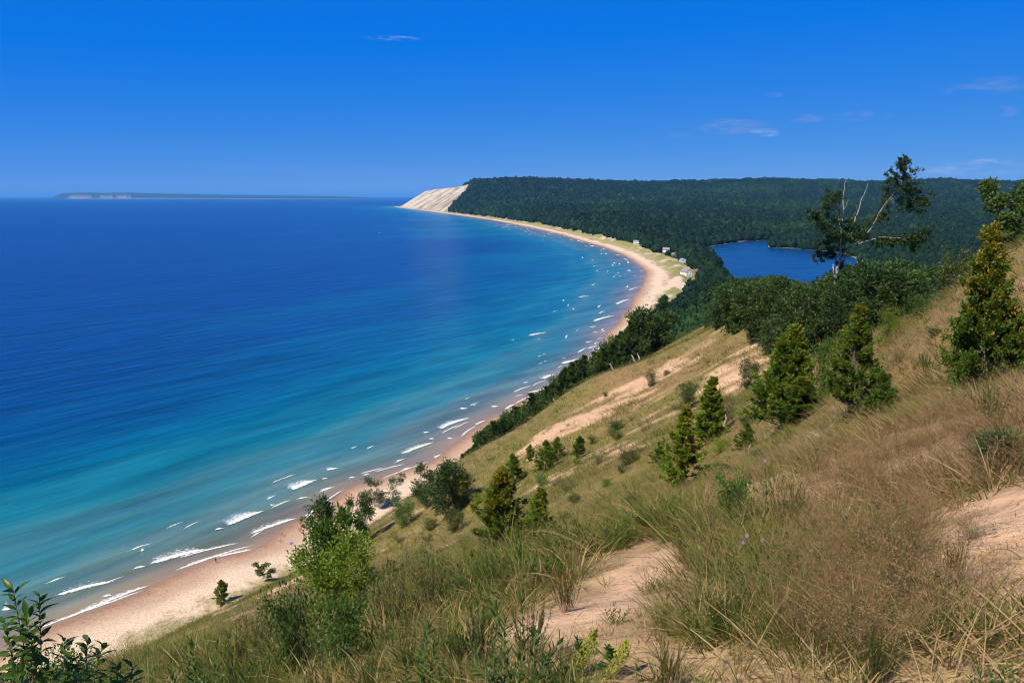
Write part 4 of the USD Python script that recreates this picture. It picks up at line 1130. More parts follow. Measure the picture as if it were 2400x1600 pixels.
for px, py, top, wd, D, lf, lb in [(690, 1570, 1440, 150, 8.5, L_GLOSSY, 'dark glossy leaved shrub at the bottom left of the big yellow green bush'), (800, 1600, 1470, 150, 7.5, L_GLOSSY, 'glossy dark shrub below the big yellow green bush'), (910, 1560, 1440, 120, 9, L_OLIVE, 'olive leaved shrub in the lower left foreground'),
                                   (620, 1560, 1470, 100, 10, L_OLIVE, 'grey twiggy shrub on the lower left slope'), (1010, 1530, 1420, 120, 10, L_OLIVE, 'sparse brown shrub in the lower middle foreground'), 
                                   (1720, 1230, 1120, 110, 9, L_GREEN, 'small fresh green shrub among the tall grass'), (1630, 1290, 1215, 60, 10, L_OLIVE, 'upright little olive shrub left of the tall grass'), (125, 1470, 1425, 90, 5.2, L_DARK, 'small leaved dark bush behind the glossy dogwood'), (330, 1570, 1480, 90, 7, L_OLIVE, 'small twiggy bush right of the glossy dogwood')]:
    H = float(np.clip(wd * D / FPX * 1.1, .3, 1.2))
    p, D = stand(px, top, H, D * .8)
    shp = 'sparse' if lf is L_OLIVE else 'shrub'
    w = max(wd * D / FPX / 2.0, .5 * H / 1.6)
    put('leafy_shrub', leafy_kind(shp, lf, BARK), p, rg.uniform(0, 360), (w, w, H / HB[shp] * 1.05), lb, 'shrub')

WL = [willowy(300 + k) for k in range(3)]
WLK = [kind_of('willow_bush_%d' % k, [('stems', w[0], STEM), ('foliage', w[1], m)]) for k, (w, m) in enumerate(zip(WL, (L_GLOSSY, L_GREEN, L_OLIVE)))]
for px, py, top, wd, D, kk, lb in [(660, 1600, 1455, 150, 7.5, 0, 'leafy willow bush below the big yellow green bush, leftmost of three'), (760, 1620, 1480, 150, 6.6, 0, 'leafy willow bush below the big yellow green bush, middle of three'), (860, 1590, 1450, 150, 7.6, 1, 'leafy willow bush below the big yellow green bush, rightmost of three'),
                                   (560, 1640, 1520, 110, 6.8, 1, 'bright leafy bush at the bottom edge between dogwood and willows'), (960, 1600, 1490, 90, 6.2, 2, 'dull olive bush at the bottom edge left of the centre'), (640, 1640, 1545, 120, 6.0, 2, 'olive leafy bush at the bottom edge below the willow bushes'), (740, 1640, 1550, 120, 5.6, 0, 'dark leafy bush at the bottom edge below the willow bushes, left one'), (850, 1640, 1540, 120, 5.6, 1, 'dark leafy bush at the bottom edge below the willow bushes, right one'), (1060, 1600, 1480, 110, 5.8, 1, 'green leafy bush between the two willows at the bottom centre'), (900, 1500, 1420, 110, 9.0, 2, 'olive bush right of the big yellow green bush'), (1010, 1500, 1400, 110, 9.5, 0, 'dark bush in the grass left of the foreground sand'), (1150, 1440, 1380, 90, 10.0, 1, 'green bush in the grass above the willow at the bottom centre'), (560, 1540, 1470, 100, 9.5, 2, 'olive bush on the lower left slope left of the willow bushes'), (450, 1600, 1530, 100, 7.5, 1, 'green bush on the lower left slope near the dogwood'), (1130, 1560, 1440, 130, 5.6, 0, 'dark leafy bush behind the willow at the bottom centre'), (1240, 1560, 1440, 120, 5.4, 1, 'bright leafy bush behind the willow at the bottom centre'),
                                   (1330, 1480, 1375, 90, 7.2, 2, 'olive bush at the left end of the bare sand in the foreground'), (1900, 1360, 1270, 90, 6.0, 1, 'green leafy weed among the brown weeds, left one of two'), (2120, 1330, 1235, 90, 6.0, 1, 'green leafy weed among the brown weeds, right one of two'), (2250, 1340, 1260, 80, 5.2, 2, 'thin olive weed at the edge of the bare sand on the right'), (2060, 1600, 1500, 90, 3.9, 1, 'green leafy weed at the bottom edge below the brown weeds'), (1600, 1350, 1235, 80, 7.0, 2, 'tall olive weed bush at the right end of the foreground sand'),
                                   (1850, 1200, 1110, 110, 9.0, 1, 'leafy bush at the upper edge of the brown weeds'), (1690, 1500, 1370, 80, 4.6, 1, 'green weedy bush at the lower end of the tall grass'), (1560, 1590, 1490, 80, 4.4, 2, 'thin weed bush at the bottom edge right of the goldenrod'), (2330, 1010, 930, 90, 11, 1, 'green bush behind the round dark green bush'), (2180, 880, 820, 90, 24, 1, 'small green bush below the open grass left of the tallest cedar'), (1460, 1130, 1085, 60, 40, 1, 'small green bush alone in the grass left of the leaning cedar')]:
    h = float(np.clip(wd * D / FPX * 1.15, .3, .8)) * (.62 if 'below the big yellow' in lb else 1)
    p, D = stand(px, top, h, D * .8)
    w = max(wd * D / FPX / 1.25, .55 * h / .92)
    put('willow_bush', WLK[kk], p, rg.uniform(0, 360), (w, w, h / .92), lb, 'shrub')

for px, top, D, lf, lb in [(60, 1470, 4.6, L_GREEN, 'dense leafy bush inside the bottom left corner behind the dogwood stems'), (165, 1535, 4.6, L_DARK, 'dense dark bush at the bottom edge behind the dogwood stems'), (20, 1560, 4.2, L_DARK, 'dark bush at the very corner of the bottom left')]:
    p, D = stand(px, top, .75, D)
    put('leafy_shrub', leafy_kind('shrub', lf, BARK), p, rg.uniform(0, 360), (.34, .34, .48), lb, 'shrub')

# the crooked tree that stands above the woods: limbs followed from the photograph, each with its own depth
def crooked_tree():
    D = 86.0
    k = 1.0204 * D / FPX
    P3 = lambda X, Y, d=0: np.array([(X - 1918) * k, d, (640 - Y) * k])
    p, _ = spot(1957, 800, D)
    q = pixdir(1957, 653) * D
    p = np.array([q[0], q[1], float(height(q[0], q[1]))])
    lift = np.array([0, 0, EYE + q[2] - p[2]])
    root = thing('crooked_tree', 'tall crooked poplar with dead white top twigs rising above the woods', 'tree', p)
    g = np.random.default_rng(5)
    def limb(pts, r0, r1):
        a = np.array([P3(*t) for t in pts]) + lift
        s = np.linspace(0, len(a) - 1, len(a) * 4)
        b = np.stack([np.interp(s, range(len(a)), a[:, i]) for i in range(3)], -1) + g.normal(0, .03, (len(s), 3))
        return b, np.linspace(r0, r1, len(s))
    trunk = limb([(1918, 640), (1922, 615), (1932, 585, .1), (1945, 570, .2)], .13, .10)
    trunk = (np.vstack([[[0, 0, -.3]], trunk[0]]), np.concatenate([[.15], trunk[1]]))
    obj('trunk', tubes([trunk], 7), PALEBARK, root)
    live = [limb([(1926, 605), (1922, 570, -.4), (1918, 530, -.8), (1905, 490, -1.0), (1880, 465, -1.2)], .10, .02), limb([(1925, 575, -.2), (1895, 545, -.9), (1860, 515, -1.3)], .07, .015), limb([(1945, 570, .2), (1985, 545, .5), (2030, 470, .9), (2060, 425, .6), (2058, 380, .5)], .085, .02),
            limb([(2030, 470, .9), (2075, 440, 1.4), (2110, 445, 1.8)], .05, .015), limb([(1960, 562, .2), (2010, 545, -.5), (2060, 548, -1.0), (2110, 530, -1.4)], .07, .015), limb([(1930, 590), (1905, 580, .7), (1890, 590, 1.1)], .05, .012), limb([(1922, 570, .3), (1945, 520, .9), (1965, 490, 1.2)], .06, .012)]
    for ln in live:
        obj('limb', tubes([ln], 5), PALEBARK, root)
    dead = [limb([(1922, 560), (1928, 500, .2), (1926, 450, .3), (1931, 418, .4)], .06, .012), limb([(1940, 545, .2), (1958, 510, .5), (1970, 465, .6), (1985, 425, .8)], .06, .012), limb([(1928, 490, .2), (1940, 462, .4)], .02, .006), limb([(1965, 490, .5), (1955, 470, .3)], .02, .006), limb([(1918, 640), (1911, 622, -.3), (1907, 606, -.4)], .10, .05)]
    for ln in dead:
        obj('dead_branch', tubes([ln], 5), DEADWOOD, root)
    blobs = [(1880, 480, -1.2, 26), (1865, 510, -1.3, 24), (1895, 455, -1.1, 20), (1850, 495, -1.4, 16), (1905, 525, -.9, 24), (1890, 555, -.6, 24), (1925, 545, -.3, 24), (1920, 580, .4, 20), (1895, 590, 1.0, 18), (1950, 515, .9, 20), (1965, 545, .6, 24), (1985, 520, 1.0, 20),
             (2050, 390, .5, 22), (2058, 375, .5, 12), (2075, 415, .7, 30), (2045, 440, .8, 28), (2095, 440, 1.5, 28), (2115, 455, 1.8, 22), (2130, 462, 2.0, 12), (2065, 470, 1.0, 26), (2100, 475, 1.6, 18), (2030, 410, .6, 16), (2020, 500, .7, 14), (2070, 545, -1.0, 20), (2095, 535, -1.3, 20), (2040, 550, -.7, 18), (2085, 560, -1.1, 18), (2010, 555, -.4, 16), (1935, 610, .2, 12)]
    B, Dv = [], []
    for X, Y, d, r in blobs:
        c = P3(X, Y, d) + lift
        R = r * k
        for _ in range(9):
            o = unit(g.normal(0, 1, 3)) * R * g.random() ** .6 * [1.25, 1.25, .95]
            ax = unit(o * .5 + g.normal(0, .5, 3) + [.25, 0, -.1])
            m = 60
            t_ = g.normal(0, 1, (m, 1))
            q_ = c + o + ax * t_ * R * .30 + g.normal(0, R * .10, (m, 3))
            B.append(q_); Dv.append(ax + g.normal(0, .6, (m, 3)) + [0, 0, -.15])
    for pts, _ in live:
        for p0 in pts[len(pts) // 3:]:
            m = 16
            B.append(p0 + g.normal(0, .22, (m, 3))); Dv.append(g.normal(0, 1, (m, 3)) + [.2, 0, 0])
    B, Dv = np.vstack(B), np.vstack(Dv)
    obj('crown', leaves(B, Dv, .23 * g.uniform(.7, 1.3, len(B)), .135, g, .3), L_DARK, root)


crooked_tree()

for px, top, D, lb in [(1905, 688, 70, 'dark bushy tree hiding the foot of the crooked poplar, leftmost of four'), (1945, 676, 66, 'dark bushy tree right in front of the crooked poplar, second of four'), (1988, 668, 68, 'dark bushy tree hiding the foot of the crooked poplar, third of four'), (2035, 660, 62, 'dark bushy tree right of the crooked poplar, rightmost of four'), (1850, 672, 92, 'dark round tree left of the crooked poplar')]:
    leafy_at('dark', L_DARK if px % 2 else L_WOOD, px, 0, top, 105, lb, D=D, name='leafy_tree', cat='tree')
for i, (px, py, w_) in enumerate([(1350, 1180, 40), (1440, 1210, 50), (1130, 1270, 40), (960, 1320, 60), (700, 1420, 50), (560, 1460, 40), (430, 1530, 50), (1500, 1060, 40), (1560, 1190, 46), (1480, 985, 24), (1390, 1040, 28), (1720, 950, 36), (1790, 1090, 60), (1880, 1080, 50), (2120, 1000, 60), (2150, 860, 46), (2060, 900, 44), (1620, 905, 26), (1560, 880, 20), (1660, 850, 24), (1320, 1230, 44), (1040, 1330, 50), (870, 1380, 50), (620, 1500, 60), (1420, 1140, 36), (1240, 1180, 30), (1140, 1220, 36), (1000, 1270, 40), (1950, 1060, 46), (2220, 1010, 60), (2010, 870, 36), (1760, 870, 30), (1700, 1120, 60), (1530, 1130, 34), (1350, 1090, 26), (1300, 1140, 30), (760, 1380, 40), (1270, 1060, 22), (1420, 930, 18), (1330, 1000, 18), (1470, 1090, 60), (1400, 1090, 54), (1590, 1060, 50), (1510, 1010, 44), (1690, 1060, 64), (1330, 1150, 60), (1210, 1230, 50), (1090, 1290, 56), (1450, 1030, 44), (1580, 960, 36), (1750, 1000, 60), (1930, 1010, 70), (2080, 960, 80), (2160, 930, 70), (1120, 1180, 44), (1160, 1150, 36), (1270, 1140, 40), (940, 1270, 44), (1010, 1240, 44), (1650, 1150, 64), (1490, 1190, 60), (1560, 1270, 60), (2190, 790, 50), (2110, 850, 44), (1990, 830, 40)]):
    p, D = spot(px, py)
    w = w_ * D / FPX / 2.0
    kk = ('shrub', 'sparse')[i % 2]
    put('low_bush', leafy_kind(kk, (L_OLIVE, L_GREEN, L_DARK, L_OLIVE, L_LIME)[i % 5], BARK), p, rg.uniform(0, 360), (w, w, w * rg.uniform(.55, .85)), ('low ' + ('olive', 'green', 'dark', 'olive', 'yellow green')[i % 5] + ' bush scattered in the grass of the bluff'), 'bush', 'low bushes scattered over the bluff, ' + ('olive', 'green', 'dark', 'olive', 'yellow green')[i % 5])

# woods on the crest and along the foot of the bluff
WK = [leafy_kind('wood_a', L_DARK, BARK), leafy_kind('wood_b', L_DARK, BARK), leafy_kind('wood_c', L_DARK, BARK), leafy_kind('wood_d', L_WOOD, BARK), leafy_kind('wood_b', L_GREEN, BARK), leafy_kind('wood_c', L_WOOD, BARK)]
WH = [8, 8, 7, 9, 8, 7]
WNAME = ['dark green leafy tree in the dense wood along the bluff crest'] * 3 + ['olive green leafy tree in the wood along the bluff crest', 'lighter green tree in the wood along the bluff crest', 'olive green leafy tree in the wood along the bluff crest']
LOW = np.array([(1400, 838), (1440, 850), (1490, 845), (1560, 806), (1600, 790), (1640, 770), (1690, 768), (1740, 800), (1800, 822), (1850, 800), (1900, 806), (1960, 800), (2050, 788), (2100, 755), (2200, 695), (2260, 640), (2330, 600)], float)
HIGH = np.array([(1400, 815), (1440, 790), (1480, 755), (1510, 705), (1540, 690), (1600, 690), (1640, 668), (1700, 655), (1750, 652), (1800, 640), (1850, 655), (1900, 662), (1950, 640), (2050, 606), (2150, 592), (2250, 596), (2330, 585)], float)
taken = []
trees = []
for _ in range(60000):
    D = math.exp(rg.uniform(math.log(52), math.log(250 if rg.random() < .75 else 640)))
    px = rg.uniform(1400, 2300)
    q = pixdir(px, 800) * D
    if any(abs(q[0] - a) < m and abs(q[1] - b) < m for a, b, m in taken):
        continue
    gzq = float(height(q[0], q[1]))
    _, by, dd = project(np.array([q[0], q[1], gzq]))
    if by > np.interp(px, LOW[:, 0], LOW[:, 1]) or shore_dist(*q[:2, None])[0] < 62 or by < 560:
        continue
    k = int(rg.choice(6, p=[.24, .2, .2, .12, .12, .12]))
    h = rg.uniform(5.5, 9.5) * (.8 if D < 110 else 1.0 if D < 220 else 1.3)
    if by - np.interp(px, LOW[:, 0], LOW[:, 1]) > -14:
        h *= .6
    room = (by - np.interp(px, HIGH[:, 0], HIGH[:, 1]) - rg.uniform(0, 10)) * D / FPX
    h = min(h, room)
    if h < 2.2 or not seen(q[:1], q[1:2], np.array([gzq + h * .9]), 1.0)[0]:
        continue
    taken.append((q[0], q[1], max(1.3, h * (.21 + D / 1600))))
    trees.append((q[0], q[1], gzq - .2, k, h))
    if len(trees) > 285:
        break
print('wood trees', len(trees))
for x, y, zz, k, h in trees:
    sc = h / WH[k]
    put('leafy_tree' if k < 3 else 'light_green_tree' if k == 4 else 'olive_green_tree', WK[k], (x, y, zz), rg.uniform(0, 360), (sc * 1.08, sc * 1.08, sc), WNAME[k], 'tree', 'trees of the wood along the bluff crest, ' + ('dark' if k < 3 else 'light' if k == 4 else 'olive'))

TOE_TOP = np.array([(1080, 1075), (1105, 1050), (1150, 995), (1200, 965), (1237, 925), (1262, 928), (1300, 888), (1350, 850), (1400, 822), (1450, 790), (1480, 757), (1510, 712), (1560, 692)], float)
toe, n_toe = [], 0
for _ in range(30000):
    t = rg.uniform(55, 640)
    y = first[1] + t * .9
    sx = np.interp(y, shore[:, 1], shore[:, 0])
    s = rg.uniform(38, 120)
    x = sx + s * N[0]; yy = y + s * N[1]
    if any(abs(x - a) < m and abs(yy - b) < m for a, b, m in toe):
        continue
    zz = float(height(x, yy))
    px, by, D = project(np.array([x, yy, zz]))
    if not 1085 < px < 1560:
        continue
    h = (by - np.interp(px, TOE_TOP[:, 0], TOE_TOP[:, 1]) - rg.uniform(-6, 16)) * D / FPX
    if h > 21:
        h = rg.uniform(11, 17)
    if h < 3 or not seen(np.array([x]), np.array([yy]), np.array([zz + h * .85]), .5)[0]:
        continue
    toe.append((x, yy, 1.0 + h * .075))
    if rg.random() < .55:
        put('conifer_tree', CK['dark'], (x, yy, zz), rg.uniform(0, 360), (h / 9 * 1.05, h / 9 * 1.05, h / 9), 'dark conifer in the row of trees at the foot of the bluff', 'conifer', 'conifers at the foot of the bluff')
    else:
        k = int(rg.choice([0, 1, 4]))
        put('slope_tree', WK[k], (x, yy, zz), rg.uniform(0, 360), np.array([.8, .8, 1]) * h / WH[k], ('light ' if k == 4 else 'dark ') + 'leafy tree in the row at the foot of the bluff', 'tree', 'leafy trees at the foot of the bluff, ' + ('light' if k == 4 else 'dark'))
    n_toe += 1
    if n_toe > 290:
        break
print('toe trees', n_toe)

# bleached dead sticks and logs
def snag(px, py, px2, py2, label, D=None, r=.08, name='dead_tree', cat='dead tree', twigs=2):
    p, D = spot(px, py, D)
    top = pixdir(px2, py2) * D + [0, 0, EYE] + [0, rg.normal(0, .3), 0]
    a = p - [0, 0, .2]
    s = np.linspace(0, 1, 8)[:, None]
    ln = a + (top - a) * s + rg.normal(0, .02, (8, 3)) * np.linalg.norm(top - a)
    root = thing(name, label, cat, p)
    obj('trunk', tubes([(ln - p, np.linspace(r, r * .3, 8))], 6), DEADWOOD, root)
    L = np.linalg.norm(top - a)
    for i in range(twigs):
        j = rg.integers(3, 7)
        obj('branch', tubes([(wander(rg, ln[j] - p, unit(top - a) + rg.normal(0, .7, 3), L * .3, 5, .2), np.linspace(r * .35, r * .08, 5))], 4), DEADWOOD, root)


snag(1494, 858, 1480, 832, 'left of two leaning bleached trunks at the edge of the sand streak', 165, .22)
snag(1502, 858, 1494, 826, 'right of two leaning bleached trunks at the edge of the sand streak', 165, .22)
snag(1446, 876, 1430, 850, 'thin bleached leaning trunk below the crest woods', 190, .20)
snag(1322, 955, 1296, 932, 'grey fallen dead tree among the conifers at the foot of the bluff', 215, .25, twigs=6)
snag(1263, 1002, 1255, 975, 'pale broken trunk beside the tall tree at the foot of the bluff', 230, .4)
snag(1696, 1000, 1705, 964, 'bleached crooked dead stick in the middle of the slope', None, .07)
snag(1752, 1065, 1760, 1044, 'short white dead stick near the little cedar bush', None, .04, twigs=1)
snag(1815, 760, 1795, 742, 'pale dead branch sticking out of the woods edge', 95, .08)
for px, py, px2, py2, lb in [(2170, 963, 2230, 938, 'grey weathered log lying on the upper slope left of the tallest cedar'), (1903, 1033, 1950, 1008, 'grey weathered log lying below the open cedar'), (1235, 1080, 1262, 1072, 'pale dead brush lying right of the young cedars')]:
    a, b = hit(px, py)[0], hit(px2, py2)[0]
    r0 = .10 if px > 1500 else .18
    n = 10
    s = np.linspace(0, 1, n)[:, None]
    ln = a + (b - a) * s
    ln[:, 2] = height(ln[:, 0], ln[:, 1]) + r0 * .6
    ln += rg.normal(0, .03, ln.shape)
    root = thing('driftwood_log', lb, 'log', a)
    obj('trunk', tubes([(ln - a, np.linspace(r0, r0 * .5, n))], 7), DEADWOOD, root)
    obj('branch', tubes([(wander(rg, ln[6] - a, [.3, -.2, 1], .6, 5, .2), np.linspace(r0 * .3, r0 * .1, 5))], 5), DEADWOOD, root)

# ------------------------------------------------------------------ plants of the foreground
def big_leaf(L, W, curl=.25, fold=.25):
    """A pointed leaf along +x with a midrib fold and a curl, fourteen triangles."""
    t = np.array([0, .18, .42, .70, 1.0])
    w = np.array([0.02, .75, 1.0, .62, 0.0]) * W / 2
    z0 = -curl * L * t ** 2
    mid = np.column_stack([t * L, 0 * t, z0])
    lft = np.column_stack([t * L, w, z0 + w * fold * 2]); rgt = np.column_stack([t * L, -w, z0 + w * fold * 2])
    v = np.vstack([mid, lft, rgt])
    f = []
    for i in range(4):
        f += [[i, i + 1, 5 + i + 1], [i, 5 + i + 1, 5 + i], [i, 10 + i, 10 + i + 1], [i, 10 + i + 1, i + 1]]
    return v, np.array(f)


def orient(v, d, up):
    d = unit(np.asarray(d, float)); y = unit(np.cross(up, d)); zz = np.cross(d, y)
    return v @ np.array([d, y, zz])


def leafy_stems(name, label, cat, tips, foot, L, W, per, span, leafmat, stemmat, curl=.25, lean=.55, whorl=True, stem_r=.005):
    """A shrub whose single leaves can be made out: stems from the foot to the tips, every leaf a part."""
    base = np.array([foot[0], foot[1], float(height(foot[0], foot[1]))])
    root = thing(name, label, cat, base)
    for px, py, D in tips:
        tip = pixdir(px, py) * D + [0, 0, EYE] - base
        a = np.array([rg.normal(0, .06), rg.normal(0, .06), -.1])
        mid = a * .4 + tip * .6 + [0, 0, .06 * np.linalg.norm(tip)] + rg.normal(0, .03, 3)
        s = np.linspace(0, 1, 9)[:, None]
        ln = a * (1 - s) ** 2 + 2 * mid * s * (1 - s) + tip * s ** 2
        obj('stem', tubes([(ln, np.linspace(stem_r, stem_r * .35, 9))], 5), stemmat, root)
        length = np.linalg.norm(tip - a)
        for k in range(per):
            f = 1 - span / length * (k + .5 * rg.random()) / per
            f = float(np.clip(f, .05, 1))
            c = a * (1 - f) ** 2 + 2 * mid * f * (1 - f) + tip * f ** 2
            ax = unit(2 * (mid - a) * (1 - f) + 2 * (tip - mid) * f)
            ang = k * 2.4 + rg.normal(0, .3)
            e1 = unit(np.cross(ax, [.3, .9, .1])); e2 = np.cross(ax, e1)
            d = (e1 * math.cos(ang) + e2 * math.sin(ang)) * lean + ax * (1 - lean * .55) * (1.2 if f > .9 else .7) + rg.normal(0, .12, 3)
            q = rg.uniform(.65, 1.2)
            v, ff = big_leaf(L * q, W * q, curl * rg.uniform(.3, 1.5), .22 * rg.uniform(.4, 1.6))
            obj('leaf', (orient(v, d, ax + rg.normal(0, .3, 3)) + c, ff), leafmat, root, smooth=True)


L_DOG = [leaf_mat('dogwood_leaf', [(0, (.035, .075, .010)), (.5, (.065, .120, .014)), (1, (.12, .17, .02))], .3, .4, .3)]
leafy_stems('dogwood_shrub', 'large glossy pointed leaves of a dogwood in the bottom left corner', 'shrub',
            [(30, 1378, 3.9), (92, 1396, 4.0), (12, 1460, 3.7), (75, 1500, 3.8), (150, 1498, 4.2), (205, 1500, 4.3), (240, 1512, 4.4), (115, 1560, 3.8), (40, 1570, 3.6), (60, 1440, 3.8), (165, 1545, 4.0), (185, 1575, 4.0), (250, 1590, 4.2)], pixdir(110, 1800)[:2] * 4.0, .080, .030, 23, .42, L_DOG[0], STEM, .30, .75)
leafy_stems('willow_shrub', 'dark green willow shrub with narrow leaves at the bottom centre', 'shrub',
            [(1150, 1412, 3.9), (1185, 1450, 3.8), (1222, 1402, 4.0), (1095, 1500, 3.6), (1160, 1520, 3.6), (1255, 1480, 3.8), (1310, 1500, 3.8), (1285, 1545, 3.6), (1215, 1540, 3.6), (1110, 1560, 3.5)], pixdir(1190, 1720)[:2] * 3.6, .066, .014, 29, .42, L_GLOSSY, GREENSTEM, .12, .55)
leafy_stems('willow_shrub', 'small willow shrub just left of the bottom centre', 'shrub',
            [(1005, 1465, 4.4), (1020, 1510, 4.3), (985, 1530, 4.2), (950, 1555, 4.1), (1040, 1560, 4.2)], pixdir(1000, 1700)[:2] * 4.2, .062, .014, 26, .36, L_GLOSSY, GREENSTEM, .12, .55)
leafy_stems('willow_shrub', 'narrow leaved willow shrub right of the dogwood at the bottom edge', 'shrub',
            [(452, 1512, 5.0), (438, 1545, 5.0), (470, 1552, 4.9), (505, 1560, 4.9), (400, 1575, 4.8), (545, 1580, 4.9), (580, 1570, 5.0)], pixdir(480, 1720)[:2] * 4.9, .066, .015, 26, .36, L_GLOSSY, GREENSTEM, .12, .55)
leafy_stems('dogwood_shrub', 'few glossy dogwood leaves right of the bottom left corner', 'shrub', [(272, 1560, 4.4), (310, 1562, 4.5), (290, 1590, 4.3)], pixdir(290, 1760)[:2] * 4.4, .085, .032, 14, .25, L_DOG[0], STEM, .3, .75)

# hair-thin dry plants in a mass
WP = [wispy(60 + k, .62, .45, 46, 26, .0062) for k in range(3)]
WKD = [kind_of(f'dry_weed_{k}', [('stems', w[0], L_RUST), ('seed_heads', w[1], L_WISP), ('foliage', tuft(70 + k, 60, .34, .006, .28, .7, .3), L_GREEN if k < 2 else L_GRASS)]) for k, w in enumerate(WP)]
k = 0
for px, py in [(1900, 1500), (2000, 1540), (2090, 1520), (2170, 1470), (1950, 1420), (2050, 1440), (2130, 1400), (1890, 1380), (1990, 1340), (2080, 1330), (2160, 1310), (1930, 1280), (2020, 1250), (2100, 1230), (2190, 1240), (1980, 1180), (2060, 1160), (2150, 1150), (2210, 1130), (2010, 1560), (1920, 1570), (2240, 1400)]:
    p, D = hit(px, py)
    put('dry_weed', WKD[k % 3], p, rg.uniform(0, 360), rg.uniform(.62, .9) * (1 + .02 * D), 'brown wispy dried weed in the large mass at the lower right', 'dried weed', 'brown wispy weeds at the lower right')
    k += 1

# tall green grass
TG = [kind_of(f'grass_clump_{k}', [('blades', tuft(80 + k, 46, .85, .009, .12, .35, .55, 4), m)]) for k, m in enumerate((L_GRASS, L_MARRAM))]
for px, py in [(1690, 1300), (1730, 1290), (1770, 1270), (1810, 1285), (1720, 1340), (1770, 1340), (1640, 1330), (1660, 1370), (1830, 1330), (1580, 1265), (1450, 1275), (1400, 1290), (1700, 1400)]:
    p, D = hit(px, py)
    put('grass_clump', TG[int(rg.random() < .4)], p, rg.uniform(0, 360), rg.uniform(.6, .95), 'long bright green grass clump in the middle foreground', 'grass clump', 'long green grass clumps in the middle foreground')

# straw lying over the sand in the corner
def straw_heap():
    b, d, l = [], [], []
    for px, py, n, spread in [(2340, 1480, 150, .45), (2280, 1560, 170, .4), (2380, 1560, 160, .4), (2230, 1480, 80, .4), (2380, 1400, 90, .4), (2330, 1120, 70, .5), (2250, 1110, 70, .5), (2180, 1560, 90, .4)]:
        p, D = hit(px, py)
        xy = p[:2] + rg.normal(0, spread, (n, 2))
        z = height(xy[:, 0], xy[:, 1])
        b.append(np.column_stack([xy, z + rg.uniform(.0, .07, n)]))
        a = rg.normal(.6, .9, n)
        d.append(np.column_stack([np.cos(a), np.sin(a), rg.uniform(0.0, .45, n)])); l.append(rg.uniform(.18, .55, n))
    b, d, l = np.vstack(b), np.vstack(d), np.concatenate(l)
    tag(obj('fallen_straw', blades(b, d, l, .006, rg, .35, 4), L_STRAW), 'bleached dry straw lying over the sand in the bottom right corner', 'straw', kind='stuff')


straw_heap()
n = 2600                                                        # bits of dead stalk and leaf that lie about on the sand
lx, ly = spread_points(n * 3, 2.6, 15, -40, 42)
lz = height(lx, ly)
ok = in_frame(lx, ly, lz, 40)
lx, ly, lz = lx[ok][:n], ly[ok][:n], lz[ok][:n]
la = rg.uniform(0, 6.283, len(lx))
tag(obj('plant_litter', blades(np.column_stack([lx, ly, lz + .012]), np.column_stack([np.cos(la), np.sin(la), rg.uniform(-.08, .22, len(lx))]), rg.uniform(.03, .16, len(lx)), .0065, rg, .12, 2), L_RUST), 'broken dead stalks littering the near sand', 'litter', kind='stuff')
for px0, py0, px1, py1, D, lb in [(1640, 1440, 1440, 1180, 6.0, 'long arching straw stalk leaning left over the middle of the slope'), (2240, 1490, 2150, 1290, 4.4, 'pale bent straw stalk in front of the brown weeds'), (1420, 1330, 1250, 1245, 8.0, 'thin straw stalk leaning left beside the narrow green cedar'), (2120, 1570, 2245, 1440, 3.6, 'thick broken straw stalk in the bottom right corner'), (2385, 1400, 2290, 1330, 4.5, 'yellow green stalk at the right edge')]:
    a, b = pixdir(px0, py0) * D + [0, 0, EYE], pixdir(px1, py1) * D + [0, 0, EYE]
    a[2] = float(height(a[0], a[1]))
    root = thing('straw_stalk', lb, 'straw stalk', a)
    s = np.linspace(0, 1, 10)[:, None]
    mid = a * .35 + b * .65 + [0, 0, .18]
    ln = a * (1 - s) ** 2 + 2 * mid * s * (1 - s) + b * s ** 2 - a
    obj('stem', tubes([(ln, np.linspace(.005, .0018, 10))], 5), L_STRAW, root)
    obj('seed_head', leaves(np.repeat(ln[-4:], 8, 0) + rg.normal(0, .008, (32, 3)), np.tile(ln[-1] - ln[-2], (32, 1)) + rg.normal(0, .02, (32, 3)), .03, .006, rg), L_STRAW, root)

# the round dark broom bush at the right edge
p, D = hit(2350, 1088)
root = thing('broom_bush', 'dense round dark green bush at the right edge of the picture', 'bush', p)
g = np.random.default_rng(9)
n = 2600
d = unit(g.normal(0, 1, (n, 3)) + [0, 0, .7]); d[:, 2] = np.abs(d[:, 2])
obj('foliage', blades(d * [.22, .22, .16] * g.uniform(.2, 1, (n, 1)) + [0, 0, .10], d + g.normal(0, .25, (n, 3)), g.uniform(.10, .20, n), .0055, g, .25, 2), L_BROOM, root)
obj('twigs', tubes([(wander(g, [0, 0, -.05], unit(np.array([math.cos(a), math.sin(a), .4])), .42, 5, .2), np.linspace(.009, .003, 5)) for a in np.linspace(0, 6.2, 16)], 4), BARK, root)


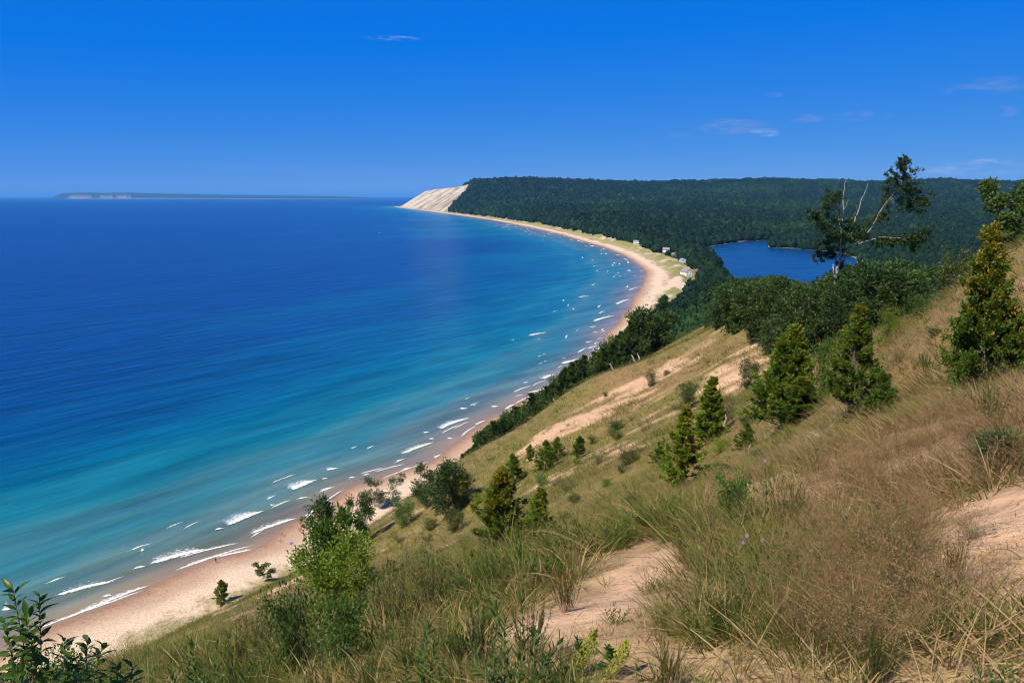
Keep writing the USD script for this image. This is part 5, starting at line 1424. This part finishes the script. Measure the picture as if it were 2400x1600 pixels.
def weed(name, label, cat, px, py_top, D, h, flowers, leaf, petal, plume=False, drop=0.0):
    q = pixdir(px, py_top) * D
    p = np.array([q[0], q[1], float(height(q[0], q[1]))])
    top = np.array([0, 0, EYE + q[2] - p[2]])
    root = thing(name, label, cat, p)
    g = np.random.default_rng(int(px))
    s = np.linspace(0, 1, 9)[:, None]
    ln = top * s + np.column_stack([np.sin(s[:, 0] * 3) * .04, np.cos(s[:, 0] * 2) * .03 - .03, 0 * s[:, 0]])
    ln += top - ln[-1]
    obj('stem', tubes([(ln, np.linspace(.006, .0025, 9))], 5), GREENSTEM, root)
    n = 46
    f = g.uniform(.12, .93, n)
    b = np.stack([np.interp(f * 8, range(9), ln[:, i]) for i in range(3)], -1)
    a = np.arange(n) * 2.4
    obj('foliage', leaves(b, np.column_stack([np.cos(a), np.sin(a), .5 + 0 * a]) + g.normal(0, .2, (n, 3)), .085 * (1.2 - f), .013, g, .5), leaf, root)
    if plume:
        m = 420
        t = g.random(m) ** .7
        arch = ln[-1] + np.column_stack([np.sin(t * 1.3) * .10, -.03 * t, .03 - (1 - t) * .22])
        rad = .035 * np.sin(np.clip(t * 1.05, 0, 1) * math.pi * .9 + .15)
        arch += unit(g.normal(0, 1, (m, 3))) * rad[:, None]
        obj('flower_plume', leaves(arch, g.normal(0, 1, (m, 3)) + [0, 0, .6], .016, .008, g), petal, root)
    else:
        for fx_, fy_ in flowers:
            c = pixdir(fx_, fy_) * D + [0, 0, EYE] - p
            a = np.linspace(0, 2 * math.pi, 15)[:-1]
            obj('branch', tubes([(np.array([ln[6], (ln[6] + c) / 2 + [0, 0, -.01], c]), np.array([.002, .0018, .0015]))], 4), GREENSTEM, root)
            fl = obj('flower', leaves(np.tile(c, (14, 1)), np.column_stack([np.cos(a), np.sin(a) - .5, .3 + np.sin(a) * .5]), .018, .006, g, .9, .05), petal, root)
            m_ = trimesh.creation.icosphere(1, .0055); m_.apply_translation(c + [0, -.002, .003])
            obj('flower_centre', m_, L_YELLOW, fl)


weed('aster_plant', 'tall aster with one violet flower over the green grass', 'aster', 1793, 1086, 6.6, .8, [(1793, 1081)], L_GREEN, L_PURPLE)
weed('aster_plant', 'aster with three violet flowers in front of the green grass', 'aster', 1760, 1275, 5.2, .7, [(1741, 1272), (1750, 1256), (1786, 1266)], L_GREEN, L_PURPLE)
weed('weed_plant', 'tall dark leafy weed stem beside the asters', 'weed', 1730, 1330, 5.0, .5, [], L_DARK, L_PURPLE)
weed('goldenrod_plant', 'left goldenrod with a fresh yellow green plume at the bottom edge', 'goldenrod', 1345, 1486, 3.9, .4, [], L_GREEN, L_YELLOW, True)
weed('goldenrod_plant', 'right goldenrod with a yellow green plume at the bottom edge', 'goldenrod', 1418, 1508, 3.8, .4, [], L_GREEN, L_YELLOW, True)
leafy_at('sparse', L_GREEN, 2275, 1350, 1215, 95, 'thin bright green plant on the sand at the lower right', D=5.2, name='green_plant', cat='plant')
# ------------------------------------------------------------------ the village
def plain_mat(name, c, rough=.7, spec=.3, scale=6.0, amt=.15):
    lo, hi = tuple(x * (1 - amt) for x in c), tuple(min(1, x * (1 + amt)) for x in c)
    return mat(name, {'t': ('texture_coordinate', {}), 'n': ('noise_texture', {'scale': scale, 'detail': 4.0}), 'r': ('rgb_ramp', {'ramp': [(.3, lo), (.7, hi)]}), 'p': ('principled_bsdf', {'roughness': rough, 'specular_ior_level': spec})},
               [('t.object', 'n.vector'), ('n.fac', 'r.fac'), ('r.color', 'p.base_color')])


WALLS = {'white': plain_mat('white_siding', (.74, .74, .72)), 'brown': plain_mat('brown_siding', (.22, .14, .09)), 'tan': plain_mat('tan_siding', (.50, .38, .25))}
ROOFS = {'grey': plain_mat('grey_shingle', (.20, .20, .21), .9), 'brown': plain_mat('brown_shingle', (.16, .10, .07), .9), 'blue': plain_mat('blue_grey_roof', (.19, .24, .32), .7)}
TRIM = plain_mat('white_trim', (.78, .78, .76)); GLASS = plain_mat('dark_window', (.03, .04, .055), .15, .6); DOORM = plain_mat('door_paint', (.12, .16, .20)); BRICK = plain_mat('chimney_brick', (.30, .13, .08)); CONCRETE = plain_mat('concrete', (.45, .43, .40)); WOODM = plain_mat('dock_wood', (.36, .30, .23))
RUBBER = plain_mat('tyre_rubber', (.02, .02, .02)); METAL = plain_mat('pole_wood', (.20, .16, .12))


def box(x0, x1, y0, y1, z0, z1):
    m = trimesh.creation.box([x1 - x0, y1 - y0, z1 - z0]); m.apply_translation([(x0 + x1) / 2, (y0 + y1) / 2, (z0 + z1) / 2])
    return m


for (px, py, D, w, l, hw, hr, turn, wl, rf, lb), xy in zip(HOUSES, house_xy):
    root = thing('house', lb, 'house', (xy[0], xy[1], float(height(*xy))), turn)
    x, y = w / 2, l / 2
    gable = np.array([(-x, 0), (x, 0), (x, hw), (0, hw + hr - .12), (-x, hw)])
    body = trimesh.creation.extrude_polygon(shapely.Polygon(gable), l, engine='earcut')
    body.apply_transform(np.array([[1, 0, 0, 0], [0, 0, -1, y], [0, 1, 0, -.4], [0, 0, 0, 1.0]]))
    obj('wall', body, WALLS[wl], root)
    k = hr / x; e = .5
    prof = np.array([(-x - e, hw - k * e - .4), (0, hw + hr - .4), (x + e, hw - k * e - .4), (x + e, hw - k * e - .15), (0, hw + hr - .12), (-x - e, hw - k * e - .15)])
    r = trimesh.creation.extrude_polygon(shapely.Polygon(prof), l + .8, engine='earcut')
    r.apply_transform(np.array([[1, 0, 0, 0], [0, 0, -1, y + .4], [0, 1, 0, .02], [0, 0, 0, 1.0]]))
    roof = obj('roof', r, ROOFS[rf], root)
    obj('chimney', box(x * .35, x * .35 + .8, -.4, .4, hw, hw + hr + .7), BRICK, roof)
    floors = [1.0] if hw < 5 else [1.0, 3.9]
    for z0 in floors:
        for s, n in ((-1, 3), (1, 3)):
            for i in range(n):
                c = -y + l * (i + .5) / n
                fr = obj('window', box(s * x - .06, s * x + .06, c - .7, c + .7, z0, z0 + 1.5), TRIM, root)
                obj('pane', box(s * x - .09, s * x + .09, c - .55, c + .55, z0 + .12, z0 + 1.38), GLASS, fr)
        for s in (-1, 1):
            for c in (-x * .5, x * .5):
                fr = obj('window', box(c - .7, c + .7, s * y - .06, s * y + .06, z0, z0 + 1.5), TRIM, root)
                obj('pane', box(c - .55, c + .55, s * y - .09, s * y + .09, z0 + .12, z0 + 1.38), GLASS, fr)
    obj('door', box(-.5, .5, -y - .08, -y + .05, -.1, 2.1), DOORM, root)

# cars on the sandy car park
def car_kind(k, paint):
    c = stage.CreateClassPrim(f'/World/car_{k}_kind')
    prof = np.array([(-2.15, .35), (2.1, .35), (2.15, .75), (1.2, .95), (.55, 1.42), (-1.2, 1.46), (-2.0, .98), (-2.2, .8)])
    body = trimesh.creation.extrude_polygon(shapely.Polygon(prof).buffer(.05), 1.7, engine='earcut')
    body.apply_transform(np.array([[1, 0, 0, 0], [0, 0, -1, .85], [0, 1, 0, 0], [0, 0, 0, 1.0]]))
    usdkit.mesh(stage, f'{c.GetPath()}/body', body, paint)
    gl = trimesh.creation.extrude_polygon(shapely.Polygon([(1.0, 1.0), (.52, 1.36), (-1.15, 1.40), (-1.75, 1.0)]), 1.74, engine='earcut')
    gl.apply_transform(np.array([[1, 0, 0, 0], [0, 0, -1, .87], [0, 1, 0, 0], [0, 0, 0, 1.0]]))
    usdkit.mesh(stage, f'{c.GetPath()}/window', gl, GLASS)
    for i, (a, b) in enumerate(((1.35, .8), (1.35, -.8), (-1.35, .8), (-1.35, -.8))):
        t = trimesh.creation.cylinder(.33, .22, sections=14); t.apply_transform(trimesh.transformations.rotation_matrix(math.pi / 2, [1, 0, 0])); t.apply_translation([a, b, .33])
        usdkit.mesh(stage, f'{c.GetPath()}/wheel' + (f'_{i:03d}' if i else ''), t, RUBBER)
    return c


rg = np.random.default_rng(404)
paints = {n: plain_mat(n + '_car_paint', c, .3, .5, 2, .03) for n, c in (('white', (.75, .75, .75)), ('silver', (.45, .46, .48)), ('dark_blue', (.03, .05, .12)), ('red', (.40, .03, .03)), ('black', (.02, .02, .022)))}
CARS = {n: car_kind(n, m) for n, m in paints.items()}
for i, (px, py, n, lb) in enumerate([(1612, 674, 'white', 'white car parked at the left end of the row by the large white building'), (1620, 673, 'dark_blue', 'dark blue car parked beside the white one by the large white building'), (1628, 675, 'silver', 'silver car parked in the row by the large white building'), (1637, 674, 'black', 'black car parked in the row by the large white building'),
                                     (1646, 675, 'red', 'red car parked near the right end of the row by the large white building'), (1654, 677, 'white', 'white car parked at the right end of the row by the large white building')]):
    xy = on_level(px, py, 5.0)
    put('parked_car', CARS[n], (xy[0], xy[1], float(height(*xy))), 70 + rg.normal(0, 4), 1.0, lb, 'car', 'cars parked behind the beach')
for px, py, hgt, lb in [(1643, 668, 12, 'taller utility pole at the car park'), (1655, 672, 9, 'shorter utility pole right of the car park')]:
    xy = on_level(px, py, 5.0)
    root = thing('utility_pole', lb, 'pole', (xy[0], xy[1], float(height(*xy))))
    obj('pole', tubes([(np.array([[0, 0, -.5], [0, 0, hgt * .5], [0, 0, hgt]]), [.16, .14, .11])], 8), METAL, root)
    obj('cross_arm', box(-1.2, 1.2, -.06, .06, hgt - 1.0, hgt - .8), METAL, root)
for px, py, l, rot, lb in [(1664, 577, 14, 20, 'small dock reaching into the small lake by the boathouse'), (1963, 587, 12, 60, 'white dock at the right shore of the small lake')]:
    xy = on_level(px, py, SMALL_LAKE_Z)
    root = thing('dock', lb, 'dock', (xy[0], xy[1], SMALL_LAKE_Z), rot)
    obj('deck', box(-1.1, 1.1, -l / 2, l / 2, .5, .65), WOODM, root)
    for a in (-l * .4, 0, l * .4):
        for b in (-.95, .95):
            obj('post', box(b - .08, b + .08, a - .08, a + .08, -1.2, .48), WOODM, root)


def boat(name, label, loc, rot, scale=1.0):
    root = thing(name, label, 'boat', loc, rot, scale=scale)
    st = []
    for x, w, h0, h1 in ((-3.0, 1.05, -.25, .75), (-1.5, 1.2, -.35, .78), (.5, 1.15, -.35, .85), (2.0, .75, -.25, 1.0), (3.2, .04, .2, 1.15)):
        st.append([(x, -w, h1), (x, -w * .85, (h0 + h1) / 2), (x, 0, h0), (x, w * .85, (h0 + h1) / 2), (x, w, h1)])
    v = np.array(st).reshape(-1, 3)
    i = np.arange(25).reshape(5, 5)
    q = np.stack([i[:-1, :-1], i[:-1, 1:], i[1:, 1:], i[1:, :-1]], -1).reshape(-1, 4)
    deck = np.array([[i[k, 0], i[k + 1, 0], i[k + 1, 4], i[k, 4]] for k in range(4)])
    tr_ = np.array([[i[0, 0], i[0, 4], i[0, 3], i[0, 1]], [i[0, 1], i[0, 3], i[0, 2], i[0, 2]]])
    obj('hull', (v, np.vstack([q, deck, tr_])), paints['white'], root)
    obj('cabin', box(-.6, 1.2, -.75, .75, .86, 1.75), paints['white'], root)
    obj('windscreen', box(1.21, 1.26, -.65, .65, 1.1, 1.65), GLASS, root)
    obj('outboard_motor', box(-3.4, -3.02, -.2, .2, -.1, 1.1), RUBBER, root)


xy = on_level(889, 547)
boat('motor_boat', 'small white motor boat alone on the deep blue lake', (xy[0], xy[1], .05), 15)
xy = on_level(1960, 590, SMALL_LAKE_Z)
boat('motor_boat', 'white boat moored by the dock of the small lake', (xy[0] - 8, xy[1], SMALL_LAKE_Z + .05), 50)

# ------------------------------------------------------------------ people on the beach
def person_kind(k, pose, shirt, shorts, skin, hair, s=1.0):
    from manifold3d import Manifold, OpType
    c = stage.CreateClassPrim(f'/World/person_{k}_kind')
    ball = lambda p, r: Manifold.sphere(r, 10).translate(tuple(map(float, p)))
    J = {'head': (0, .02, 1.62), 'neck': (0, 0, 1.48), 'chest': (0, 0, 1.30), 'waist': (0, .0, 1.05), 'hip': (0, 0, .92)}
    st = .26 if pose == 'walk' else .04
    for sd, e in (('l', -1), ('r', 1)):
        f = e * st
        J['shoulder' + sd] = (.19 * e, 0, 1.40); J['elbow' + sd] = (.25 * e, -f * .5, 1.13); J['wrist' + sd] = (.25 * e, -f * .5 + .12, .90); J['hand' + sd] = (.25 * e, -f * .5 + .17, .82)
        J['hipj' + sd] = (.10 * e, 0, .90); J['knee' + sd] = (.11 * e, f * .9, .50); J['ankle' + sd] = (.11 * e, f * 1.1 - (.1 if f < 0 else 0), .08); J['toe' + sd] = (.12 * e, f * 1.1 + .14 - (.1 if f < 0 else 0), .04)
    if pose == 'sit':
        for n_ in ('head', 'neck', 'chest', 'waist', 'hip', 'shoulderl', 'shoulderr', 'elbowl', 'elbowr', 'wristl', 'wristr', 'handl', 'handr', 'hipjl', 'hipjr'):
            J[n_] = (J[n_][0], J[n_][1] - .05, J[n_][2] - .80)
        for sd, e in (('l', -1), ('r', 1)):
            J['knee' + sd] = (.13 * e, .42, .42); J['ankle' + sd] = (.13 * e, .72, .08); J['toe' + sd] = (.13 * e, .86, .06)
            J['elbow' + sd] = (.24 * e, .10, .42); J['wrist' + sd] = (.17 * e, .34, .42); J['hand' + sd] = (.15 * e, .42, .44)
    bone = lambda a, ra, b, rb: Manifold.batch_hull([ball(J[a], ra), ball(J[b], rb)])
    parts = [ball(J['head'], .105), Manifold.batch_hull([ball((J['head'][0], J['head'][1] + .03, J['head'][2] - .07), .06), ball(J['head'], .085)]), bone('neck', .055, 'head', .06), bone('chest', .13, 'waist', .115), bone('waist', .115, 'hip', .14), bone('neck', .06, 'chest', .12)]
    cloth, low = [bone('chest', .145, 'waist', .13), bone('neck', .075, 'chest', .135)], [bone('waist', .128, 'hip', .155)]
    for sd in 'lr':
        parts += [Manifold.batch_hull([ball(J['chest'], .11), ball(J['shoulder' + sd], .06)]), bone('shoulder' + sd, .058, 'elbow' + sd, .042), bone('elbow' + sd, .042, 'wrist' + sd, .03), bone('wrist' + sd, .03, 'hand' + sd, .035), bone('hipj' + sd, .095, 'knee' + sd, .06), bone('knee' + sd, .06, 'ankle' + sd, .042), bone('ankle' + sd, .042, 'toe' + sd, .035)]
        mid = tuple(.55 * a + .45 * b for a, b in zip(J['shoulder' + sd], J['elbow' + sd]))
        cloth += [Manifold.batch_hull([ball(J['chest'], .125), ball(J['shoulder' + sd], .075)]), Manifold.batch_hull([ball(J['shoulder' + sd], .075), ball(mid, .065)])]
        mk = tuple(.45 * a + .55 * b for a, b in zip(J['hipj' + sd], J['knee' + sd]))
        low += [Manifold.batch_hull([ball(J['hip'], .14), ball(J['hipj' + sd], .11)]), Manifold.batch_hull([ball(J['hipj' + sd], .11), ball(mk, .095)])]
    hairm = Manifold.sphere(.115, 10).translate((J['head'][0], J['head'][1] - .015, J['head'][2] + .02)) - Manifold.cube((.4, .4, .4), True).translate((J['head'][0], J['head'][1] + .22, J['head'][2] - .09))
    for n_, group, m in (('body', parts, skin), ('shirt', cloth, shirt), ('shorts', low, shorts), ('hair', [hairm], hair)):
        if group is cloth and shirt is None:
            continue
        u_ = Manifold.batch_boolean(group, OpType.Add).scale((s, s, s))
        usdkit.mesh(stage, f'{c.GetPath()}/{n_}', u_, m, smooth=50)
    return c


SKIN = plain_mat('skin', (.50, .30, .21), .6); HAIR = plain_mat('hair', (.06, .035, .02), .6)
CL = {n: plain_mat(n + '_cloth', c, .9, .1) for n, c in (('white', (.75, .75, .75)), ('red', (.55, .05, .05)), ('blue', (.05, .12, .40)), ('black', (.025, .025, .03)), ('yellow', (.65, .50, .08)), ('teal', (.05, .30, .32)))}
PK = {'walk_black': person_kind(0, 'walk', CL['black'], CL['black'], SKIN, HAIR), 'stand_white': person_kind(1, 'stand', CL['white'], CL['blue'], SKIN, HAIR), 'walk_red': person_kind(2, 'walk', CL['red'], CL['black'], SKIN, HAIR), 'bather': person_kind(3, 'stand', None, CL['red'], SKIN, HAIR), 'sit_blue': person_kind(4, 'sit', CL['blue'], CL['black'], SKIN, HAIR), 'stand_teal': person_kind(5, 'walk', CL['teal'], CL['white'], SKIN, HAIR)}
people = [('walk_black', 506, 1318, 'person in black walking along the water at the lower left'), ('stand_white', 656, 1271, 'person in a white shirt standing on the wet sand'), ('bather', 661, 1256, 'bather with red shorts wading at the edge of the water'), ('walk_red', 706, 1246, 'person in a red shirt at the left of the group beside the ragged birch'), ('bather', 701, 1247, 'bather with red shorts in the group beside the ragged birch'),
          ('stand_white', 729, 1212, 'person in white at the water behind the ragged birch'), ('stand_teal', 723, 1212, 'person in a teal shirt at the water behind the ragged birch'), ('walk_black', 1424, 794, 'person in black where the beach passes behind the crest woods'), ('stand_white', 1447, 773, 'person in white on the narrow beach left of the crest woods')]
for n, px, py, lb in people:
    xy = on_level(px, py, .4)
    put('person', PK[n], (xy[0], xy[1], float(height(*xy)) - .02), rg.uniform(0, 360), rg.uniform(.95, 1.05), lb, 'person')
crowd = shapely.Polygon([(1497, 690), (1512, 683), (1540, 690), (1545, 702), (1525, 722), (1490, 742), (1472, 752), (1468, 744), (1490, 722), (1502, 706)])
words = {'walk_black': 'in black walking', 'stand_white': 'in a white shirt standing', 'walk_red': 'in a red shirt walking', 'bather': 'in red shorts standing', 'sit_blue': 'in a blue shirt sitting', 'stand_teal': 'in a teal shirt walking'}
n = 0
while n < 30:
    px, py = rg.uniform(1465, 1548), rg.uniform(680, 755)
    if not crowd.contains(shapely.Point(px, py)):
        continue
    xy = on_level(px, py, 1.0)
    k = list(PK)[rg.integers(0, 6)]
    put('person', PK[k], (xy[0], xy[1], float(height(*xy)) - .02), rg.uniform(0, 360), rg.uniform(.9, 1.05), f'person {words[k]} among the crowd on the far beach', 'person', 'people on the far beach, ' + words[k])
    n += 1


def umbrella(px, py, m, label):
    xy = on_level(px, py, 1.0)
    root = thing('beach_umbrella', label, 'umbrella', (xy[0], xy[1], float(height(*xy))))
    obj('pole', tubes([(np.array([[0, 0, -.3], [0, 0, 1], [.05, 0, 2.1]]), .025)], 6), METAL, root)
    a = np.linspace(0, 2 * math.pi, 9)[:-1]
    v = np.vstack([[[.05, 0, 2.15]], np.column_stack([np.cos(a) * .6, np.sin(a) * .6, 0 * a + 2.02]), np.column_stack([np.cos(a) * 1.1, np.sin(a) * 1.1, 0 * a + 1.72]), [[.05, 0, 2.10]], np.column_stack([np.cos(a) * 1.08, np.sin(a) * 1.08, 0 * a + 1.69])])
    f = []
    for i in range(8):
        j = (i + 1) % 8
        f += [[0, 1 + i, 1 + j], [1 + i, 9 + i, 9 + j], [1 + i, 9 + j, 1 + j], [17, 18 + j, 18 + i], [9 + i, 18 + i, 18 + j], [9 + i, 18 + j, 9 + j]]
    obj('canopy', (v, np.array(f)), m, root)


for px, py, c, lb in [(1520, 702, 'blue', 'blue beach umbrella among the crowd'), (1508, 716, 'red', 'red beach umbrella among the crowd'), (1532, 694, 'white', 'white beach umbrella at the back of the crowd'), (1484, 737, 'teal', 'teal beach umbrella at the near end of the crowd'), (1470, 752, 'yellow', 'yellow beach umbrella nearest the crest woods')]:
    umbrella(px, py, CL[c], lb)
for px, py, c, lb in [(683, 1271, 'blue', 'blue towel spread on the dry sand near the walkers'), (764, 1196, 'red', 'red towel on the sand behind the birch'), (1518, 708, 'white', 'white towel beside the blue umbrella'), (1500, 724, 'blue', 'blue towel in the crowd'), (1527, 700, 'red', 'red towel at the back of the crowd'), (1441, 789, 'blue', 'blue towel on the narrow beach left of the crest woods')]:
    xy = on_level(px, py, 1.2)
    g = np.random.default_rng(int(px)); i = np.arange(35).reshape(5, 7)
    X, Y = np.meshgrid(np.linspace(-.5, .5, 5), np.linspace(-.95, .95, 7), indexing='ij')
    zt = height(X + xy[0], Y + xy[1]) + .03 + g.uniform(0, .03, X.shape)
    v = np.column_stack([(X + xy[0]).ravel(), (Y + xy[1]).ravel(), zt.ravel()])
    q = np.stack([i[:-1, :-1], i[:-1, 1:], i[1:, 1:], i[1:, :-1]], -1).reshape(-1, 4)[:, ::-1]
    tag(obj('beach_towel', (v, q), CL[c]), lb, 'towel')

# ------------------------------------------------------------------ the far island on the horizon
top_px = np.array([(160, 466), (168, 460), (176, 455), (190, 450), (215, 449.5), (245, 449), (280, 450), (320, 449), (380, 451), (440, 452.5), (520, 454.5), (600, 456), (700, 457.5), (780, 459), (840, 460.5), (880, 464)], float)
ID = 36000.0
n, k = 240, 9
pxs = np.linspace(158, 882, n)
front = (pxs - 1200) / FPX * ID
hz = np.interp(pxs, top_px[:, 0], top_px[:, 1]) + np.interp(pxs, [158, 200, 882], [0, .6, .35]) * (meshkit.fbm(np.column_stack([pxs / 14, pxs * 0, pxs * 0]), 3, 5) - .5) * 3
top = np.maximum((EYE + (460 - hz) / FPX * ID) * .86, 2)
t = np.linspace(0, 1, k)
prof = np.array([0, .02, .18, .45, .72, .9, 1.0, .98, .3])
back = np.array([0, 40, 120, 300, 600, 1100, 1900, 3200, 4800.0])
steep = smoothstep(420, 180, pxs)[:, None]
X = front[:, None] * (1 + back[None] / ID); Y = ID + back[None] * (1 - .3 * steep) + 400 * (meshkit.fbm(np.column_stack([pxs / 30, pxs * 0, pxs * 0]), 3, 6) - .5)[:, None]
Z = top[:, None] * prof[None] - 1.0
cliff = smoothstep(.02, .10, meshkit.fbm(np.column_stack([pxs / 16, pxs * 0, pxs * 0 + 3]), 3, 8) - .5 + np.interp(pxs, [158, 175, 270, 330, 882], [-.4, .12, .06, -.3, -.5]))
icol = np.tile(C(.020, .036, .016), (n, k, 1))
icol[:, 0] = icol[:, 1] = C(.20, .18, .15)
for j, w in ((2, .8), (3, .55)):
    icol[:, j] = icol[:, j] * (1 - cliff[:, None] * w) + C(.23, .18, .14) * cliff[:, None] * w
i = np.arange(n * k).reshape(n, k)
q = np.stack([i[:-1, :-1], i[1:, :-1], i[1:, 1:], i[:-1, 1:]], -1).reshape(-1, 4)
imat = mat('island', {'a': ('attribute', {'attribute': 'tone'}), 'p': ('principled_bsdf', {'roughness': .95, 'specular_ior_level': .1})}, [('a.color', 'p.base_color')])
tag(obj('island', (np.dstack([X, np.broadcast_to(Y, X.shape), Z]).reshape(-1, 3), q), imat, smooth=True, attrs={'tone': icol.reshape(-1, 3)}), 'long low wooded island with pale cliffs on the horizon', kind='structure')

# ------------------------------------------------------------------ the air
hb = trimesh.creation.box([400000, 400000, 352.0]); hb.apply_translation([0, 0, 352 / 2 - 12.0])
HAZE = mat('haze', {'v': ('principled_volume', {'color': (.13, .46, .92), 'density': 2.0e-5, 'anisotropy': 0.0})}, surface=None, volume='v.volume')
tag(obj('haze', hb, HAZE), 'thin blue haze over the lake and the far hills', 'haze', kind='stuff')
